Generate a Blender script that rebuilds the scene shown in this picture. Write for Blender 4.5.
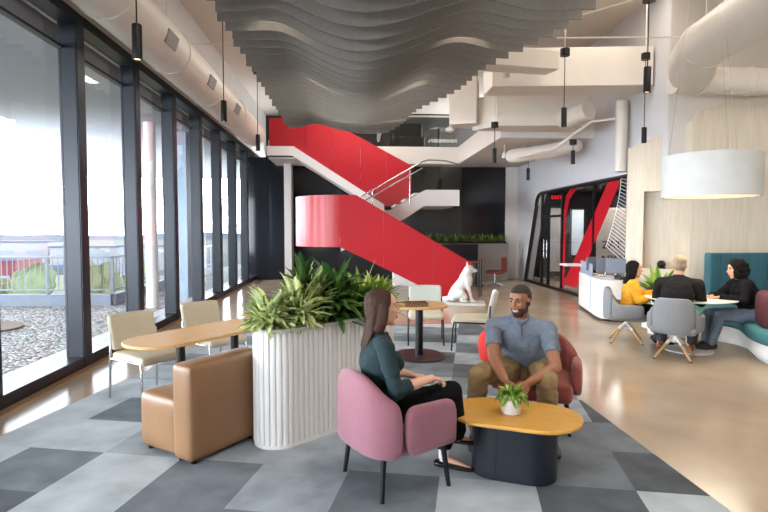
import bpy, bmesh, math, random
from math import sin, cos, pi, radians, atan2, sqrt
from mathutils import Vector, Matrix, noise as mnoise
import numpy as np

random.seed(7)
scene = bpy.context.scene
for _o in list(bpy.data.objects):
    bpy.data.objects.remove(_o)
COL = scene.collection

# ------------------------------------------------------------------ camera, sky, lights, exposure
cam_d = bpy.data.cameras.new('camera')
cam = bpy.data.objects.new('camera', cam_d)
COL.objects.link(cam)
cam.location = (0, 0, 1.63)
cam.rotation_euler = (radians(90 - 2.7566), 0, radians(-3.3874))
cam_d.sensor_fit = 'HORIZONTAL'
cam_d.sensor_width = 36.0
cam_d.lens = 36.0 * 540 / 768
cam_d.clip_start = 0.05
cam_d.clip_end = 3000
scene.camera = cam

scene.view_settings.view_transform = 'Standard'
scene.view_settings.look = 'None'
scene.view_settings.gamma = 1.0
scene.view_settings.use_curve_mapping = False
scene.view_settings.exposure = -0.12
scene.cycles.use_denoising = True
scene.cycles.max_bounces = 10
scene.cycles.diffuse_bounces = 5
scene.cycles.glossy_bounces = 4
scene.cycles.transmission_bounces = 6
scene.cycles.transparent_max_bounces = 12
scene.cycles.sample_clamp_indirect = 6.0
scene.cycles.caustics_reflective = False
scene.cycles.caustics_refractive = False

world = bpy.data.worlds.new('overcast_sky')
scene.world = world
world.use_nodes = True
wn = world.node_tree
# bright overcast sky: a glowing band over the horizon, dimmer towards the zenith
_tc = wn.nodes.new('ShaderNodeTexCoord'); _sx = wn.nodes.new('ShaderNodeSeparateXYZ'); _mr = wn.nodes.new('ShaderNodeMapRange')
wn.links.new(_tc.outputs['Generated'], _sx.inputs[0])
wn.links.new(_sx.outputs['Z'], _mr.inputs['Value'])
_mr.inputs['From Min'].default_value = 0.14; _mr.inputs['From Max'].default_value = 0.50
_mr.inputs['To Min'].default_value = 26.0; _mr.inputs['To Max'].default_value = 1.6
wn.nodes['Background'].inputs['Color'].default_value = (0.84, 0.92, 1.0, 1)
wn.links.new(_mr.outputs['Result'], wn.nodes['Background'].inputs['Strength'])


def area_light(name, loc, sx, sy, power, col, rot=(0, 0, 0)):
    d = bpy.data.lights.new(name, 'AREA')
    d.shape = 'RECTANGLE'; d.size = sx; d.size_y = sy
    d.energy = power; d.color = col
    o = bpy.data.objects.new(name, d)
    o.location = loc; o.rotation_euler = rot
    COL.objects.link(o)
    return o


WARM = (1.0, 0.90, 0.79)
NEUT = (1.0, 0.93, 0.84)
area_light('fill_light', (4.6, 4.2, 5.82), 3.6, 5.0, 190, WARM)  # these area lights are unseen fill, added to brighten the hall
area_light('fill_light', (1.2, 2.0, 5.82), 3.0, 3.0, 110, NEUT)
area_light('fill_light', (4.4, 9.0, 5.82), 1.6, 0.9, 35, WARM)
area_light('fill_light', (0.2, 15.3, 5.82), 2.0, 1.6, 150, NEUT)
area_light('fill_light', (0.2, 10.0, 5.82), 2.2, 3.0, 120, NEUT)


# ------------------------------------------------------------------ materials
def lin(c):
    return c / 12.92 if c <= 0.04045 else ((c + 0.055) / 1.055) ** 2.4


def rgb(r, g, b):
    return (lin(r / 255), lin(g / 255), lin(b / 255), 1)


MATS = {}


def mat(name, col, rough=0.5, metal=0.0, var=0.06, vscale=6.0, bump=0.0, bscale=60.0, spec=0.5,
        emit=None, estr=0.0, stretch=None, coat=0.0, sheen=0.0):
    """principled material with procedural colour variation and bump"""
    if name in MATS:
        return MATS[name]
    m = bpy.data.materials.new(name)
    m.use_nodes = True
    nt = m.node_tree; N = nt.nodes; L = nt.links
    p = N['Principled BSDF']
    p.inputs['Roughness'].default_value = rough
    p.inputs['Metallic'].default_value = metal
    p.inputs['Specular IOR Level'].default_value = spec
    p.inputs['Coat Weight'].default_value = coat
    if sheen:
        p.inputs['Sheen Weight'].default_value = sheen
    tc = N.new('ShaderNodeTexCoord')
    mp = N.new('ShaderNodeMapping')
    L.new(tc.outputs['Object'], mp.inputs['Vector'])
    if stretch:
        mp.inputs['Scale'].default_value = stretch
    nz = N.new('ShaderNodeTexNoise')
    nz.inputs['Scale'].default_value = vscale
    nz.inputs['Detail'].default_value = 4
    L.new(mp.outputs['Vector'], nz.inputs['Vector'])
    rp = N.new('ShaderNodeValToRGB')
    c = col
    rp.color_ramp.elements[0].position = 0.3
    rp.color_ramp.elements[1].position = 0.7
    rp.color_ramp.elements[0].color = tuple(max(0, x * (1 - var)) for x in c[:3]) + (1,)
    rp.color_ramp.elements[1].color = tuple(min(1, x * (1 + var)) for x in c[:3]) + (1,)
    L.new(nz.outputs['Fac'], rp.inputs['Fac'])
    L.new(rp.outputs['Color'], p.inputs['Base Color'])
    if bump:
        n2 = N.new('ShaderNodeTexNoise')
        n2.inputs['Scale'].default_value = bscale
        n2.inputs['Detail'].default_value = 3
        L.new(mp.outputs['Vector'], n2.inputs['Vector'])
        b = N.new('ShaderNodeBump')
        b.inputs['Strength'].default_value = bump
        b.inputs['Distance'].default_value = 0.01
        L.new(n2.outputs['Fac'], b.inputs['Height'])
        L.new(b.outputs['Normal'], p.inputs['Normal'])
    if emit:
        p.inputs['Emission Color'].default_value = emit
        p.inputs['Emission Strength'].default_value = estr
    MATS[name] = m
    return m


def glass_mat(name, tint=(1, 1, 1, 1), refl=1.0):
    if name in MATS:
        return MATS[name]
    m = bpy.data.materials.new(name)
    m.use_nodes = True
    nt = m.node_tree; N = nt.nodes; L = nt.links
    N.remove(N['Principled BSDF'])
    out = N['Material Output']
    tr = N.new('ShaderNodeBsdfTransparent'); tr.inputs['Color'].default_value = tint
    gl = N.new('ShaderNodeBsdfGlossy'); gl.inputs['Roughness'].default_value = 0.02
    gl.inputs['Color'].default_value = (refl, refl, refl, 1)
    # the same reflectance from both sides of the pane: F = 0.04 + 0.96 * facing ** 5
    lw = N.new('ShaderNodeLayerWeight'); lw.inputs['Blend'].default_value = 0.5
    pw = N.new('ShaderNodeMath'); pw.operation = 'POWER'; pw.inputs[1].default_value = 5.0
    L.new(lw.outputs['Facing'], pw.inputs[0])
    fr = N.new('ShaderNodeMath'); fr.operation = 'MULTIPLY_ADD'; fr.inputs[1].default_value = 0.9; fr.inputs[2].default_value = 0.03
    L.new(pw.outputs[0], fr.inputs[0])
    # faint procedural streaks in the coating
    tc = N.new('ShaderNodeTexCoord'); nz = N.new('ShaderNodeTexNoise'); nz.inputs['Scale'].default_value = 3
    L.new(tc.outputs['Object'], nz.inputs['Vector'])
    mr = N.new('ShaderNodeMapRange'); mr.inputs['To Min'].default_value = 0.94; mr.inputs['To Max'].default_value = 1.06
    L.new(nz.outputs['Fac'], mr.inputs['Value'])
    mu = N.new('ShaderNodeMath'); mu.operation = 'MULTIPLY'
    L.new(fr.outputs[0], mu.inputs[0]); L.new(mr.outputs['Result'], mu.inputs[1])
    mx = N.new('ShaderNodeMixShader')
    L.new(mu.outputs[0], mx.inputs['Fac']); L.new(tr.outputs[0], mx.inputs[1]); L.new(gl.outputs[0], mx.inputs[2])
    L.new(mx.outputs[0], out.inputs['Surface'])
    MATS[name] = m
    return m


M_WALL = mat('white_paint', rgb(226, 222, 218), 0.6, var=0.02, vscale=2)
M_WALL_GREY = mat('cool_white_paint', rgb(216, 217, 222), 0.6, var=0.02, vscale=2)
M_CEIL = mat('ceiling_paint', rgb(222, 212, 200), 0.8, var=0.03, vscale=1.5)
M_DUCT = mat('duct_paint', rgb(228, 221, 213), 0.45, var=0.03, vscale=3)
M_FLOOR = mat('polished_concrete', rgb(182, 164, 143), 0.17, var=0.13, vscale=1.3, spec=0.55)
M_FRAME = mat('dark_metal_frame', rgb(33, 37, 45), 0.38, 0.3, var=0.08, vscale=2)
M_BLACK = mat('black_metal', rgb(20, 20, 22), 0.4, 0.3, var=0.1)
M_BLACKGLASS = mat('black_glass_cladding', rgb(30, 32, 37), 0.08, var=0.1, vscale=1)
M_FELT = mat('grey_felt', rgb(136, 133, 130), 0.95, var=0.06, vscale=25, bump=0.3, bscale=200)
M_RED = mat('red_lacquered_steel', rgb(184, 13, 33), 0.4, var=0.05, vscale=0.8, spec=0.5, coat=0.12)
M_WHITE = mat('white_lacquer', rgb(232, 230, 227), 0.35, var=0.015)
M_WHITESTONE = mat('white_glazed_resin', rgb(206, 206, 204), 0.4, var=0.02)
M_OAK = mat('oak_veneer', rgb(214, 168, 112), 0.42, var=0.12, vscale=5, stretch=(1.5, 14, 14))
M_OAKY = mat('honey_oak_veneer', rgb(214, 160, 72), 0.4, var=0.10, vscale=5, stretch=(2, 14, 14))
M_BIRCH = mat('pale_birch_panel', rgb(216, 204, 186), 0.5, var=0.07, vscale=3, stretch=(9, 9, 0.7))
M_CREAM = mat('cream_plaster', rgb(232, 222, 204), 0.6, var=0.02)
M_LEATHER = mat('tan_leather', rgb(142, 106, 73), 0.38, var=0.10, vscale=4, bump=0.12, bscale=140)
M_MAUVE = mat('mauve_wool', rgb(142, 88, 101), 0.75, var=0.05, vscale=30, bump=0.25, bscale=320, sheen=0.3)
M_RUST = mat('rust_wool', rgb(146, 66, 56), 0.7, var=0.06, vscale=30, bump=0.25, bscale=320, sheen=0.3)
M_REDF = mat('scarlet_wool', rgb(196, 36, 22), 0.8, var=0.06, vscale=30, bump=0.25, bscale=320)
M_BEIGEF = mat('oatmeal_upholstery', rgb(204, 195, 172), 0.85, var=0.05, vscale=40, bump=0.2, bscale=400)
M_SAGEF = mat('pale_sage_upholstery', rgb(186, 190, 182), 0.85, var=0.05, vscale=40, bump=0.2, bscale=400)
M_GREYF = mat('mid_grey_upholstery', rgb(132, 134, 138), 0.85, var=0.05, vscale=40, bump=0.2, bscale=400)
M_TEAL = mat('teal_velvet', rgb(30, 88, 100), 0.7, var=0.10, vscale=9, bump=0.15, bscale=200, sheen=0.2)
M_TEALSEAT = mat('teal_seat_wool', rgb(62, 118, 124), 0.8, var=0.10, vscale=9, bump=0.15, bscale=200)
M_PLUM = mat('plum_wool', rgb(82, 32, 42), 0.8, var=0.08, vscale=20, bump=0.2, bscale=300)
M_PINKPIPE = mat('pale_pink_piping', rgb(222, 190, 190), 0.7, var=0.03)
M_CHROME = mat('brushed_chrome', rgb(190, 192, 194), 0.25, 0.9, var=0.03)
M_NAVY = mat('dark_navy_laminate', rgb(26, 30, 40), 0.35, var=0.08, vscale=3)
M_DISC = mat('oxblood_metal', rgb(52, 34, 36), 0.4, 0.2, var=0.08)
M_WOODLEG = mat('ash_wood', rgb(196, 160, 112), 0.5, var=0.12, vscale=20, stretch=(1, 1, 0.2))
M_SOIL = mat('potting_soil', rgb(54, 42, 34), 0.95, var=0.4, vscale=40, bump=0.8, bscale=80)
M_POT = mat('white_ceramic', rgb(226, 224, 224), 0.3, var=0.03)
M_LAMP = mat('white_felt_shade', rgb(206, 208, 207), 0.9, var=0.05, vscale=5)
M_GLOW = mat('lamp_diffuser', rgb(255, 244, 220), 0.6, emit=rgb(255, 236, 200), estr=1.0)
M_GLASS = glass_mat('clear_glass')
M_GLASSG = glass_mat('guard_glass', (0.90, 0.93, 0.92, 1))
M_GLASSD = glass_mat('tinted_partition_glass', (0.78, 0.79, 0.82, 1))


# ------------------------------------------------------------------ mesh helpers
def V(*a):
    return Vector(a)


def box(bm, x0, x1, y0, y1, z0, z1):
    vs = [bm.verts.new(p) for p in ((x0, y0, z0), (x1, y0, z0), (x1, y1, z0), (x0, y1, z0),
                                    (x0, y0, z1), (x1, y0, z1), (x1, y1, z1), (x0, y1, z1))]
    for f in ((0, 3, 2, 1), (4, 5, 6, 7), (0, 1, 5, 4), (1, 2, 6, 5), (2, 3, 7, 6), (3, 0, 4, 7)):
        bm.faces.new([vs[i] for i in f])


def prism(bm, poly, z0, z1):
    """extrude an xy polygon between two heights"""
    a = [bm.verts.new((p[0], p[1], z0)) for p in poly]
    b = [bm.verts.new((p[0], p[1], z1)) for p in poly]
    n = len(poly)
    bm.faces.new(a[::-1]); bm.faces.new(b)
    for i in range(n):
        bm.faces.new((a[i], a[(i + 1) % n], b[(i + 1) % n], b[i]))


def prism_axis(bm, poly, c0, c1, axis):
    """extrude a polygon of (u, z): axis 'x' -> u is y, axis 'y' -> u is x"""
    def pt(u, z, c):
        return (c, u, z) if axis == 'x' else (u, c, z)
    a = [bm.verts.new(pt(u, z, c0)) for u, z in poly]
    b = [bm.verts.new(pt(u, z, c1)) for u, z in poly]
    n = len(poly)
    bm.faces.new(a[::-1]); bm.faces.new(b)
    for i in range(n):
        bm.faces.new((a[i], a[(i + 1) % n], b[(i + 1) % n], b[i]))


def sweep(bm, pts, rad, side=None, n=14, capn=3):
    """closed rounded tube along pts; rad items are r or (a, b): a along side, b across"""
    pts = [Vector(p) for p in pts]
    R = [(r, r) if not isinstance(r, (tuple, list)) else r for r in rad]
    if len(R) == 1:
        R = R * len(pts)
    T = []
    for i in range(len(pts)):
        a = pts[max(i - 1, 0)]; b = pts[min(i + 1, len(pts) - 1)]
        t = (b - a)
        T.append(t.normalized() if t.length > 1e-9 else Vector((0, 0, 1)))
    s = Vector(side) if side is not None else None
    if s is None:
        s = T[0].orthogonal()
    rings = []

    def ring(c, t, s, a, b):
        s2 = (s - t * s.dot(t))
        if s2.length < 1e-6:
            s2 = t.orthogonal()
        s2.normalize()
        u = t.cross(s2)
        return [bm.verts.new(c + s2 * (a * cos(2 * pi * k / n)) + u * (b * sin(2 * pi * k / n))) for k in range(n)]
    a, b = R[0]; m = min(a, b)
    tip0 = bm.verts.new(pts[0] - T[0] * m)
    for j in range(1, capn):
        th = pi / 2 * j / capn
        rings.append(ring(pts[0] - T[0] * (m * cos(th)), T[0], s, a * sin(th), b * sin(th)))
    for i in range(len(pts)):
        rings.append(ring(pts[i], T[i], s, *R[i]))
    a, b = R[-1]; m = min(a, b)
    for j in range(capn - 1, 0, -1):
        th = pi / 2 * j / capn
        rings.append(ring(pts[-1] + T[-1] * (m * cos(th)), T[-1], s, a * sin(th), b * sin(th)))
    tip1 = bm.verts.new(pts[-1] + T[-1] * m)
    for k in range(n):
        bm.faces.new((tip0, rings[0][(k + 1) % n], rings[0][k]))
        bm.faces.new((tip1, rings[-1][k], rings[-1][(k + 1) % n]))
    for q in range(len(rings) - 1):
        for k in range(n):
            bm.faces.new((rings[q][k], rings[q][(k + 1) % n], rings[q + 1][(k + 1) % n], rings[q + 1][k]))


def rod(bm, p0, p1, r0, r1=None, n=12):
    """flat ended cylinder or cone between two points"""
    p0 = Vector(p0); p1 = Vector(p1); r1 = r0 if r1 is None else r1
    t = (p1 - p0).normalized(); s = t.orthogonal().normalized(); u = t.cross(s)
    A = [bm.verts.new(p0 + (s * cos(2 * pi * k / n) + u * sin(2 * pi * k / n)) * r0) for k in range(n)]
    Bv = [bm.verts.new(p1 + (s * cos(2 * pi * k / n) + u * sin(2 * pi * k / n)) * r1) for k in range(n)]
    bm.faces.new(A[::-1]); bm.faces.new(Bv)
    for k in range(n):
        bm.faces.new((A[k], A[(k + 1) % n], Bv[(k + 1) % n], Bv[k]))


def tube(bm, pts, r, n=10):
    sweep(bm, pts, [r], n=n, capn=2)


def lathe(bm, prof, c=(0, 0, 0), n=32):
    rings = []
    for r, z in prof:
        if r < 1e-6:
            rings.append([bm.verts.new((c[0], c[1], c[2] + z))])
        else:
            rings.append([bm.verts.new((c[0] + r * cos(2 * pi * k / n), c[1] + r * sin(2 * pi * k / n), c[2] + z)) for k in range(n)])
    for a, b in zip(rings[:-1], rings[1:]):
        for k in range(n):
            q = [a[k % len(a)], a[(k + 1) % len(a)], b[(k + 1) % len(b)], b[k % len(b)]]
            q = list(dict.fromkeys(q))
            if len(q) > 2:
                bm.faces.new(q)


def ell(bm, c, r, rot=None, n=14):
    r = (r, r, r) if not isinstance(r, (tuple, list)) else r
    mt = Matrix.Translation(Vector(c)) @ (rot.to_4x4() if rot is not None else Matrix()) @ Matrix.Diagonal((*r, 1))
    bmesh.ops.create_uvsphere(bm, u_segments=n, v_segments=max(8, n * 2 // 3), radius=1, matrix=mt)


def stadium(L, W, r=None, n=12):
    """plan outline centred on 0, long along x; r is the corner radius (W/2: a stadium)"""
    r = W / 2 if r is None else r
    out = []
    for cx, cy, a0 in ((L / 2 - r, W / 2 - r, 0), (-L / 2 + r, W / 2 - r, pi / 2), (-L / 2 + r, -W / 2 + r, pi), (L / 2 - r, -W / 2 + r, 1.5 * pi)):
        for k in range(n + 1):
            a = a0 + pi / 2 * k / n
            p = (cx + r * cos(a), cy + r * sin(a))
            if not out or (abs(out[-1][0] - p[0]) + abs(out[-1][1] - p[1])) > 1e-6:
                out.append(p)
    if abs(out[0][0] - out[-1][0]) + abs(out[0][1] - out[-1][1]) < 1e-6:
        out.pop()
    return out


def finish(bm, name, m, parent=None, smooth=True, angle=40):
    bmesh.ops.recalc_face_normals(bm, faces=bm.faces[:])
    me = bpy.data.meshes.new(name)
    bm.to_mesh(me); bm.free()
    for x in (m if isinstance(m, (list, tuple)) else [m]):
        me.materials.append(x)
    if smooth:
        me.shade_smooth()
        try:
            me.set_sharp_from_angle(angle=radians(angle))
        except Exception:
            pass
    o = bpy.data.objects.new(name, me)
    COL.objects.link(o)
    if parent:
        o.parent = parent
    return o


def bevel(o, w, seg=3):
    md = o.modifiers.new('bevel', 'BEVEL'); md.width = w; md.segments = seg; md.limit_method = 'ANGLE'; md.angle_limit = radians(35)
    md.harden_normals = False
    return o


def subsurf(o, lv=2):
    md = o.modifiers.new('subdivision', 'SUBSURF'); md.levels = lv; md.render_levels = lv
    return o


def obj(name, m, fn, parent=None, smooth=True, bev=0, sub=0, angle=40):
    bm = bmesh.new()
    fn(bm)
    o = finish(bm, name, m, parent, smooth, angle)
    if bev:
        bevel(o, bev)
    if sub:
        subsurf(o, sub)
    return o


def tag(o, label, cat, group=None, kind=None):
    o['label'] = label; o['category'] = cat
    if group:
        o['group'] = group
    if kind:
        o['kind'] = kind
    return o


def thing(name, label, cat, loc=(0, 0, 0), rz=0.0, group=None):
    o = bpy.data.objects.new(name, None)
    o.empty_display_size = 0.1
    COL.objects.link(o)
    o.location = loc; o.rotation_euler = (0, 0, rz)
    return tag(o, label, cat, group)


def struct(o, label=None, cat=None):
    o['kind'] = 'structure'
    if label:
        o['label'] = label; o['category'] = cat
    return o


def dup(o, loc=None, rz=None, label=None, parent=None):
    c = o.copy(); COL.objects.link(c)
    if parent:
        c.parent = parent
    for ch in list(o.children):
        dup(ch, parent=c)
    if loc is not None:
        c.location = loc
    if rz is not None:
        c.rotation_euler = (0, 0, rz)
    if label:
        c['label'] = label
    return c


def recolour(o, names, m):
    for ch in o.children:
        if ch.name.split('.')[0] in names:
            ch.data = ch.data.copy()
            ch.data.materials.clear(); ch.data.materials.append(m)


def rbox(bm, x0, x1, y0, y1, z0, z1, r, pinch=0.0):
    """soft cushion block: box with edge loops near the borders, made to be subdivided"""
    xs = [x0, x0 + r, (x0 + x1) / 2, x1 - r, x1]; ys = [y0, y0 + r, (y0 + y1) / 2, y1 - r, y1]; zs = [z0, z0 + r, (z0 + z1) / 2, z1 - r, z1]
    idx = {}

    def vert(i, j, k):
        if (i, j, k) not in idx:
            x, y, z = xs[i], ys[j], zs[k]
            cx, cy, cz = (x0 + x1) / 2, (y0 + y1) / 2, (z0 + z1) / 2
            if pinch:
                if i in (0, 4) and j not in (0, 4) and k not in (0, 4) : x += pinch * (1 if i == 4 else -1)
                if j in (0, 4) and i not in (0, 4) and k not in (0, 4): y += pinch * (1 if j == 4 else -1)
                if k in (0, 4) and i not in (0, 4) and j not in (0, 4): z += pinch * (1 if k == 4 else -1)
            idx[(i, j, k)] = bm.verts.new((x, y, z))
        return idx[(i, j, k)]
    for a in range(4):
        for b in range(4):
            bm.faces.new((vert(a, b, 0), vert(a, b + 1, 0), vert(a + 1, b + 1, 0), vert(a + 1, b, 0)))
            bm.faces.new((vert(a, b, 4), vert(a + 1, b, 4), vert(a + 1, b + 1, 4), vert(a, b + 1, 4)))
            bm.faces.new((vert(a, 0, b), vert(a + 1, 0, b), vert(a + 1, 0, b + 1), vert(a, 0, b + 1)))
            bm.faces.new((vert(a, 4, b), vert(a, 4, b + 1), vert(a + 1, 4, b + 1), vert(a + 1, 4, b)))
            bm.faces.new((vert(0, a, b), vert(0, a, b + 1), vert(0, a + 1, b + 1), vert(0, a + 1, b)))
            bm.faces.new((vert(4, a, b), vert(4, a + 1, b), vert(4, a + 1, b + 1), vert(4, a, b + 1)))


def tub(bm, path, tops, bots, th, lean=0.0):
    """upholstered wall along a plan path; outward is to the right of the path"""
    n = len(path)
    secs = []
    for i in range(n):
        p = Vector((*path[i], 0))
        t = Vector((*path[min(i + 1, n - 1)], 0)) - Vector((*path[max(i - 1, 0)], 0)); t.normalize()
        o = Vector((t.y, -t.x, 0))
        z1, z0 = tops[i], bots[i]
        r = th / 2
        zm = (z0 + z1) / 2
        loop = []
        for off, z, ln in ((r * 0.6, z0, 0), (r, z0 + 0.03, 0), (r * 1.15, zm, .5), (r, z1 - 0.03, 1), (r * .5, z1, 1), (-r * .5, z1, 1), (-r, z1 - 0.03, 1), (-r * 1.1, zm, .5), (-r, z0 + .03, 0), (-r * .6, z0, 0)):
            loop.append(bm.verts.new(p + o * (off + lean * ln) + Vector((0, 0, z))))
        secs.append(loop)
    m = len(secs[0])
    for a, b in zip(secs[:-1], secs[1:]):
        for k in range(m):
            bm.faces.new((a[k], a[(k + 1) % m], b[(k + 1) % m], b[k]))
    bm.faces.new(secs[0][::-1]); bm.faces.new(secs[-1])


def ordinal(k):
    return ['first', 'second', 'third', 'fourth', 'fifth', 'sixth', 'seventh', 'eighth', 'ninth', 'tenth', 'eleventh', 'twelfth',
            'thirteenth', 'fourteenth', 'fifteenth', 'sixteenth', 'seventeenth', 'eighteenth', 'nineteenth', 'twentieth',
            'twenty-first', 'twenty-second', 'twenty-third', 'twenty-fourth', 'twenty-fifth', 'twenty-sixth', 'twenty-seventh',
            'twenty-eighth', 'twenty-ninth', 'thirtieth', 'thirty-first', 'thirty-second', 'thirty-third', 'thirty-fourth'][k]
# ------------------------------------------------------------------ room shell
CEIL_Z = 5.9
BACK_Y = 18.0
struct(obj('floor', M_FLOOR, lambda b: box(b, -3.45, 9.2, -3.0, 21.5, -0.12, 0), smooth=False))
struct(obj('ceiling', M_CEIL, lambda b: box(b, -3.9, 9.2, -3.0, 21.5, CEIL_Z, CEIL_Z + 0.15), smooth=False))
struct(obj('wall_rear', M_WALL, lambda b: box(b, -3.6, 9.2, -3.2, -3.0, 0, CEIL_Z), smooth=False))
struct(obj('wall_near_right', M_WALL, lambda b: box(b, 7.9, 8.1, -3.0, 9.3, 0, CEIL_Z), smooth=False))
struct(obj('wall_above_windows', M_WALL, lambda b: box(b, -3.6, -3.2, -3.0, 21.5, 4.14, CEIL_Z), smooth=False))

# right wall with the large slanted opening of the glass partition
RX = 5.55


def right_wall(b):
    arc = [(15.55 + 0.42 * sin(a), 2.33 + 0.42 * cos(a)) for a in [radians(x) for x in (0, 15, 30, 45, 60, 75)]]
    poly = [(BACK_Y, 0), (BACK_Y, CEIL_Z), (9.3, CEIL_Z), (9.3, 2.75)] + arc + [(16.02, 2.28), (16.95, 0)]
    prism_axis(b, poly, RX, RX + 0.22, 'x')


struct(obj('wall_right', M_WALL_GREY, right_wall, smooth=False))
struct(obj('wall_behind_nook', M_WALL, lambda b: box(b, RX + .01, 8.1, 9.28, 9.5, 2.75, CEIL_Z), smooth=False))
struct(obj('wall_back', M_WALL, lambda b: (box(b, 5.15, RX, 17.9, 18.1, 0, 3.73), box(b, -2.14, -1.92, 17.3, 17.9, 0, 3.73)), smooth=False))


# black glass cladding of the back wall, panel by panel
def cladding(b):
    for x0, x1 in ((-3.45, -2.14), (-1.92, -0.7), (-0.68, 0.8), (0.82, 2.25), (2.27, 3.68), (3.7, 5.15)):
        for z0, z1 in ((0, 1.85), (1.87, 4.0)):
            box(b, x0, x1 - 0.0, 17.95, 18.05, z0, z1)
    box(b, -3.45, 5.2, 18.06, 18.12, 0, 4.0)


struct(obj('wall_black_cladding', M_BLACKGLASS, cladding, smooth=False))
M_DARKROOM = mat('charcoal_paint', rgb(54, 50, 47), 0.7, var=0.05)
struct(obj('wall_upper_floor', M_DARKROOM, lambda b: box(b, -3.45, 5.55, 20.6, 20.8, 4.0, CEIL_Z), smooth=False))


# upper floor slab: front edge across the hall, return edge running towards the viewer on the right
def slab(b):
    poly = [(0.75, 17.2), (3.38, 17.2), (3.38, 12.2), (5.55, 12.2), (5.55, 20.6), (-2.45, 20.6), (-2.45, 16.2), (-1.62, 16.2), (-1.62, 17.6), (0.75, 17.6)]
    prism(b, poly, 3.73, 4.27)


struct(obj('trim_upper_floor_slab', M_WALL, slab, smooth=False))
# glass balustrade of the upper floor
ub = thing('glass_balustrade', 'clear glass balustrade on the white upper floor edge above the stair', 'balustrade', (0, 17.22, 4.27))
for k in range(3):
    obj('glass_panel', M_GLASSG, lambda b, k=k: box(b, 0.8 + k * 0.86, 1.64 + k * 0.86, 0, 0.015, 0.0, 1.0), ub, False)
obj('top_rail', M_BLACK, lambda b: box(b, 0.78, 3.38, -0.015, 0.03, 1.0, 1.03), ub, False)


def lounge_chair_dark(b):
    box(b, 0, 0.7, 0, 0.6, 0.0, 0.45)
    box(b, 0, 0.7, 0.5, 0.62, 0.45, 0.85)


t = thing('upper_lounge_seat', 'dark high-backed seat behind the upper floor glass', 'seat', (1.35, 18.2, 4.27))
obj('seat', M_BLACK, lambda b: box(b, 0, 1.1, 0, 0.6, 0.0, 0.5), t, bev=0.05)
obj('backrest', M_BLACK, lambda b: box(b, 0, 1.1, 0.6, 0.75, 0.0, 1.05), t, bev=0.05)
t = thing('upper_table', 'small table with a pale top on the upper floor', 'table', (2.95, 18.3, 4.27))
obj('tabletop', M_CHROME, lambda b: lathe(b, [(0, .72), (.4, .72), (.4, .75), (0, .75)]), t)
obj('pedestal', M_BLACK, lambda b: rod(b, (0, 0, 0), (0, 0, .72), .04), t)

# carpet field: tiles turned against the room, cut along the aisle
M_CT = [mat('carpet_%s' % n, c, 0.95, var=v, vscale=3.2, bump=0.35, bscale=260) for n, c, v in (
    ('pale_grey', rgb(178, 187, 194), 0.20), ('silver_grey', rgb(152, 161, 169), 0.26),
    ('slate_grey', rgb(110, 118, 126), 0.30), ('charcoal_grey', rgb(84, 90, 97), 0.32))]
CA = radians(12.5)
CU = (cos(CA), -sin(CA)); CV = (sin(CA), cos(CA))
TS = 0.61
TILE = {(-2, -1): 2, (-2, -2): 3, (-1, -1): 0, (-1, -2): 0, (-2, 0): 0, (-3, 0): 0, (-3, -1): 0, (-3, -2): 1, (-2, 1): 2, (-3, 1): 0, (-2, 2): 0, (-1, 1): 0,
        (-1, 0): 1, (0, -1): 2, (0, -2): 2, (0, 0): 1, (1, -1): 1, (1, 0): 1, (2, -1): 2, (2, 0): 1, (3, -1): 0, (3, 0): 1, (4, -1): 3, (4, 0): 2, (5, -1): 0,
        (5, 0): 3, (5, 1): 2, (4, 1): 2, (5, 2): 3, (4, 2): 1, (1, -2): 2, (2, 2): 1, (3, 2): 1, (3, 4): 3, (2, 4): 2, (3, 5): 1, (3, 3): 2, (6, -1): 0, (6, 0): 1, (-1, 2): 0, (-3, 2): 0, (-3, 3): 1, (-2, 3): 1, (-4, 2): 0, (-4, 3): 0, (-2, 4): 2, (-1, 3): 1}


def carpet():
    bm = bmesh.new()
    rnd = random.Random(11)
    u0, v0 = -2.02 - 14 * 0.0, 3.50
    for i in range(-9, 9):
        for j in range(-11, 13):
            r = rnd.random()
            mi = 0 if r < 0.3 else 1 if r < 0.58 else 2 if r < 0.84 else 3
            mi = TILE.get((i, j), mi)
            ua, ub_, va, vb = u0 + i * TS, u0 + (i + 1) * TS, v0 + j * TS, v0 + (j + 1) * TS
            if ub_ < -3.3 + 0.01:
                pass
            vs = [bm.verts.new((u * CU[0] + v * CV[0], u * CU[1] + v * CV[1], 0.006)) for u, v in ((ua, va), (ub_, va), (ub_, vb), (ua, vb))]
            f = bm.faces.new(vs); f.material_index = mi

    def cut(co, no):
        g = bm.verts[:] + bm.edges[:] + bm.faces[:]
        bmesh.ops.bisect_plane(bm, geom=g, plane_co=co, plane_no=no, clear_outer=True)
    cut((2.185, 0, 0), (1, 0, 0))                       # aisle edge, along the room
    L0 = Vector((-2.775, 4.355, 0)); L1 = Vector((-2.485, 5.845, 0)); d = (L1 - L0).normalized()
    cut(L0, (-d.y, d.x, 0))                             # window side, along the tiles
    cut((0, 9.2, 0), (0, 1, 0))
    cut((0, -2.6, 0), (0, -1, 0))
    cut((-3.1, 0, 0), (-1, 0, 0))
    return bm


o = finish(carpet(), 'floor_carpet_tiles', M_CT, smooth=False)
struct(o)

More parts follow.
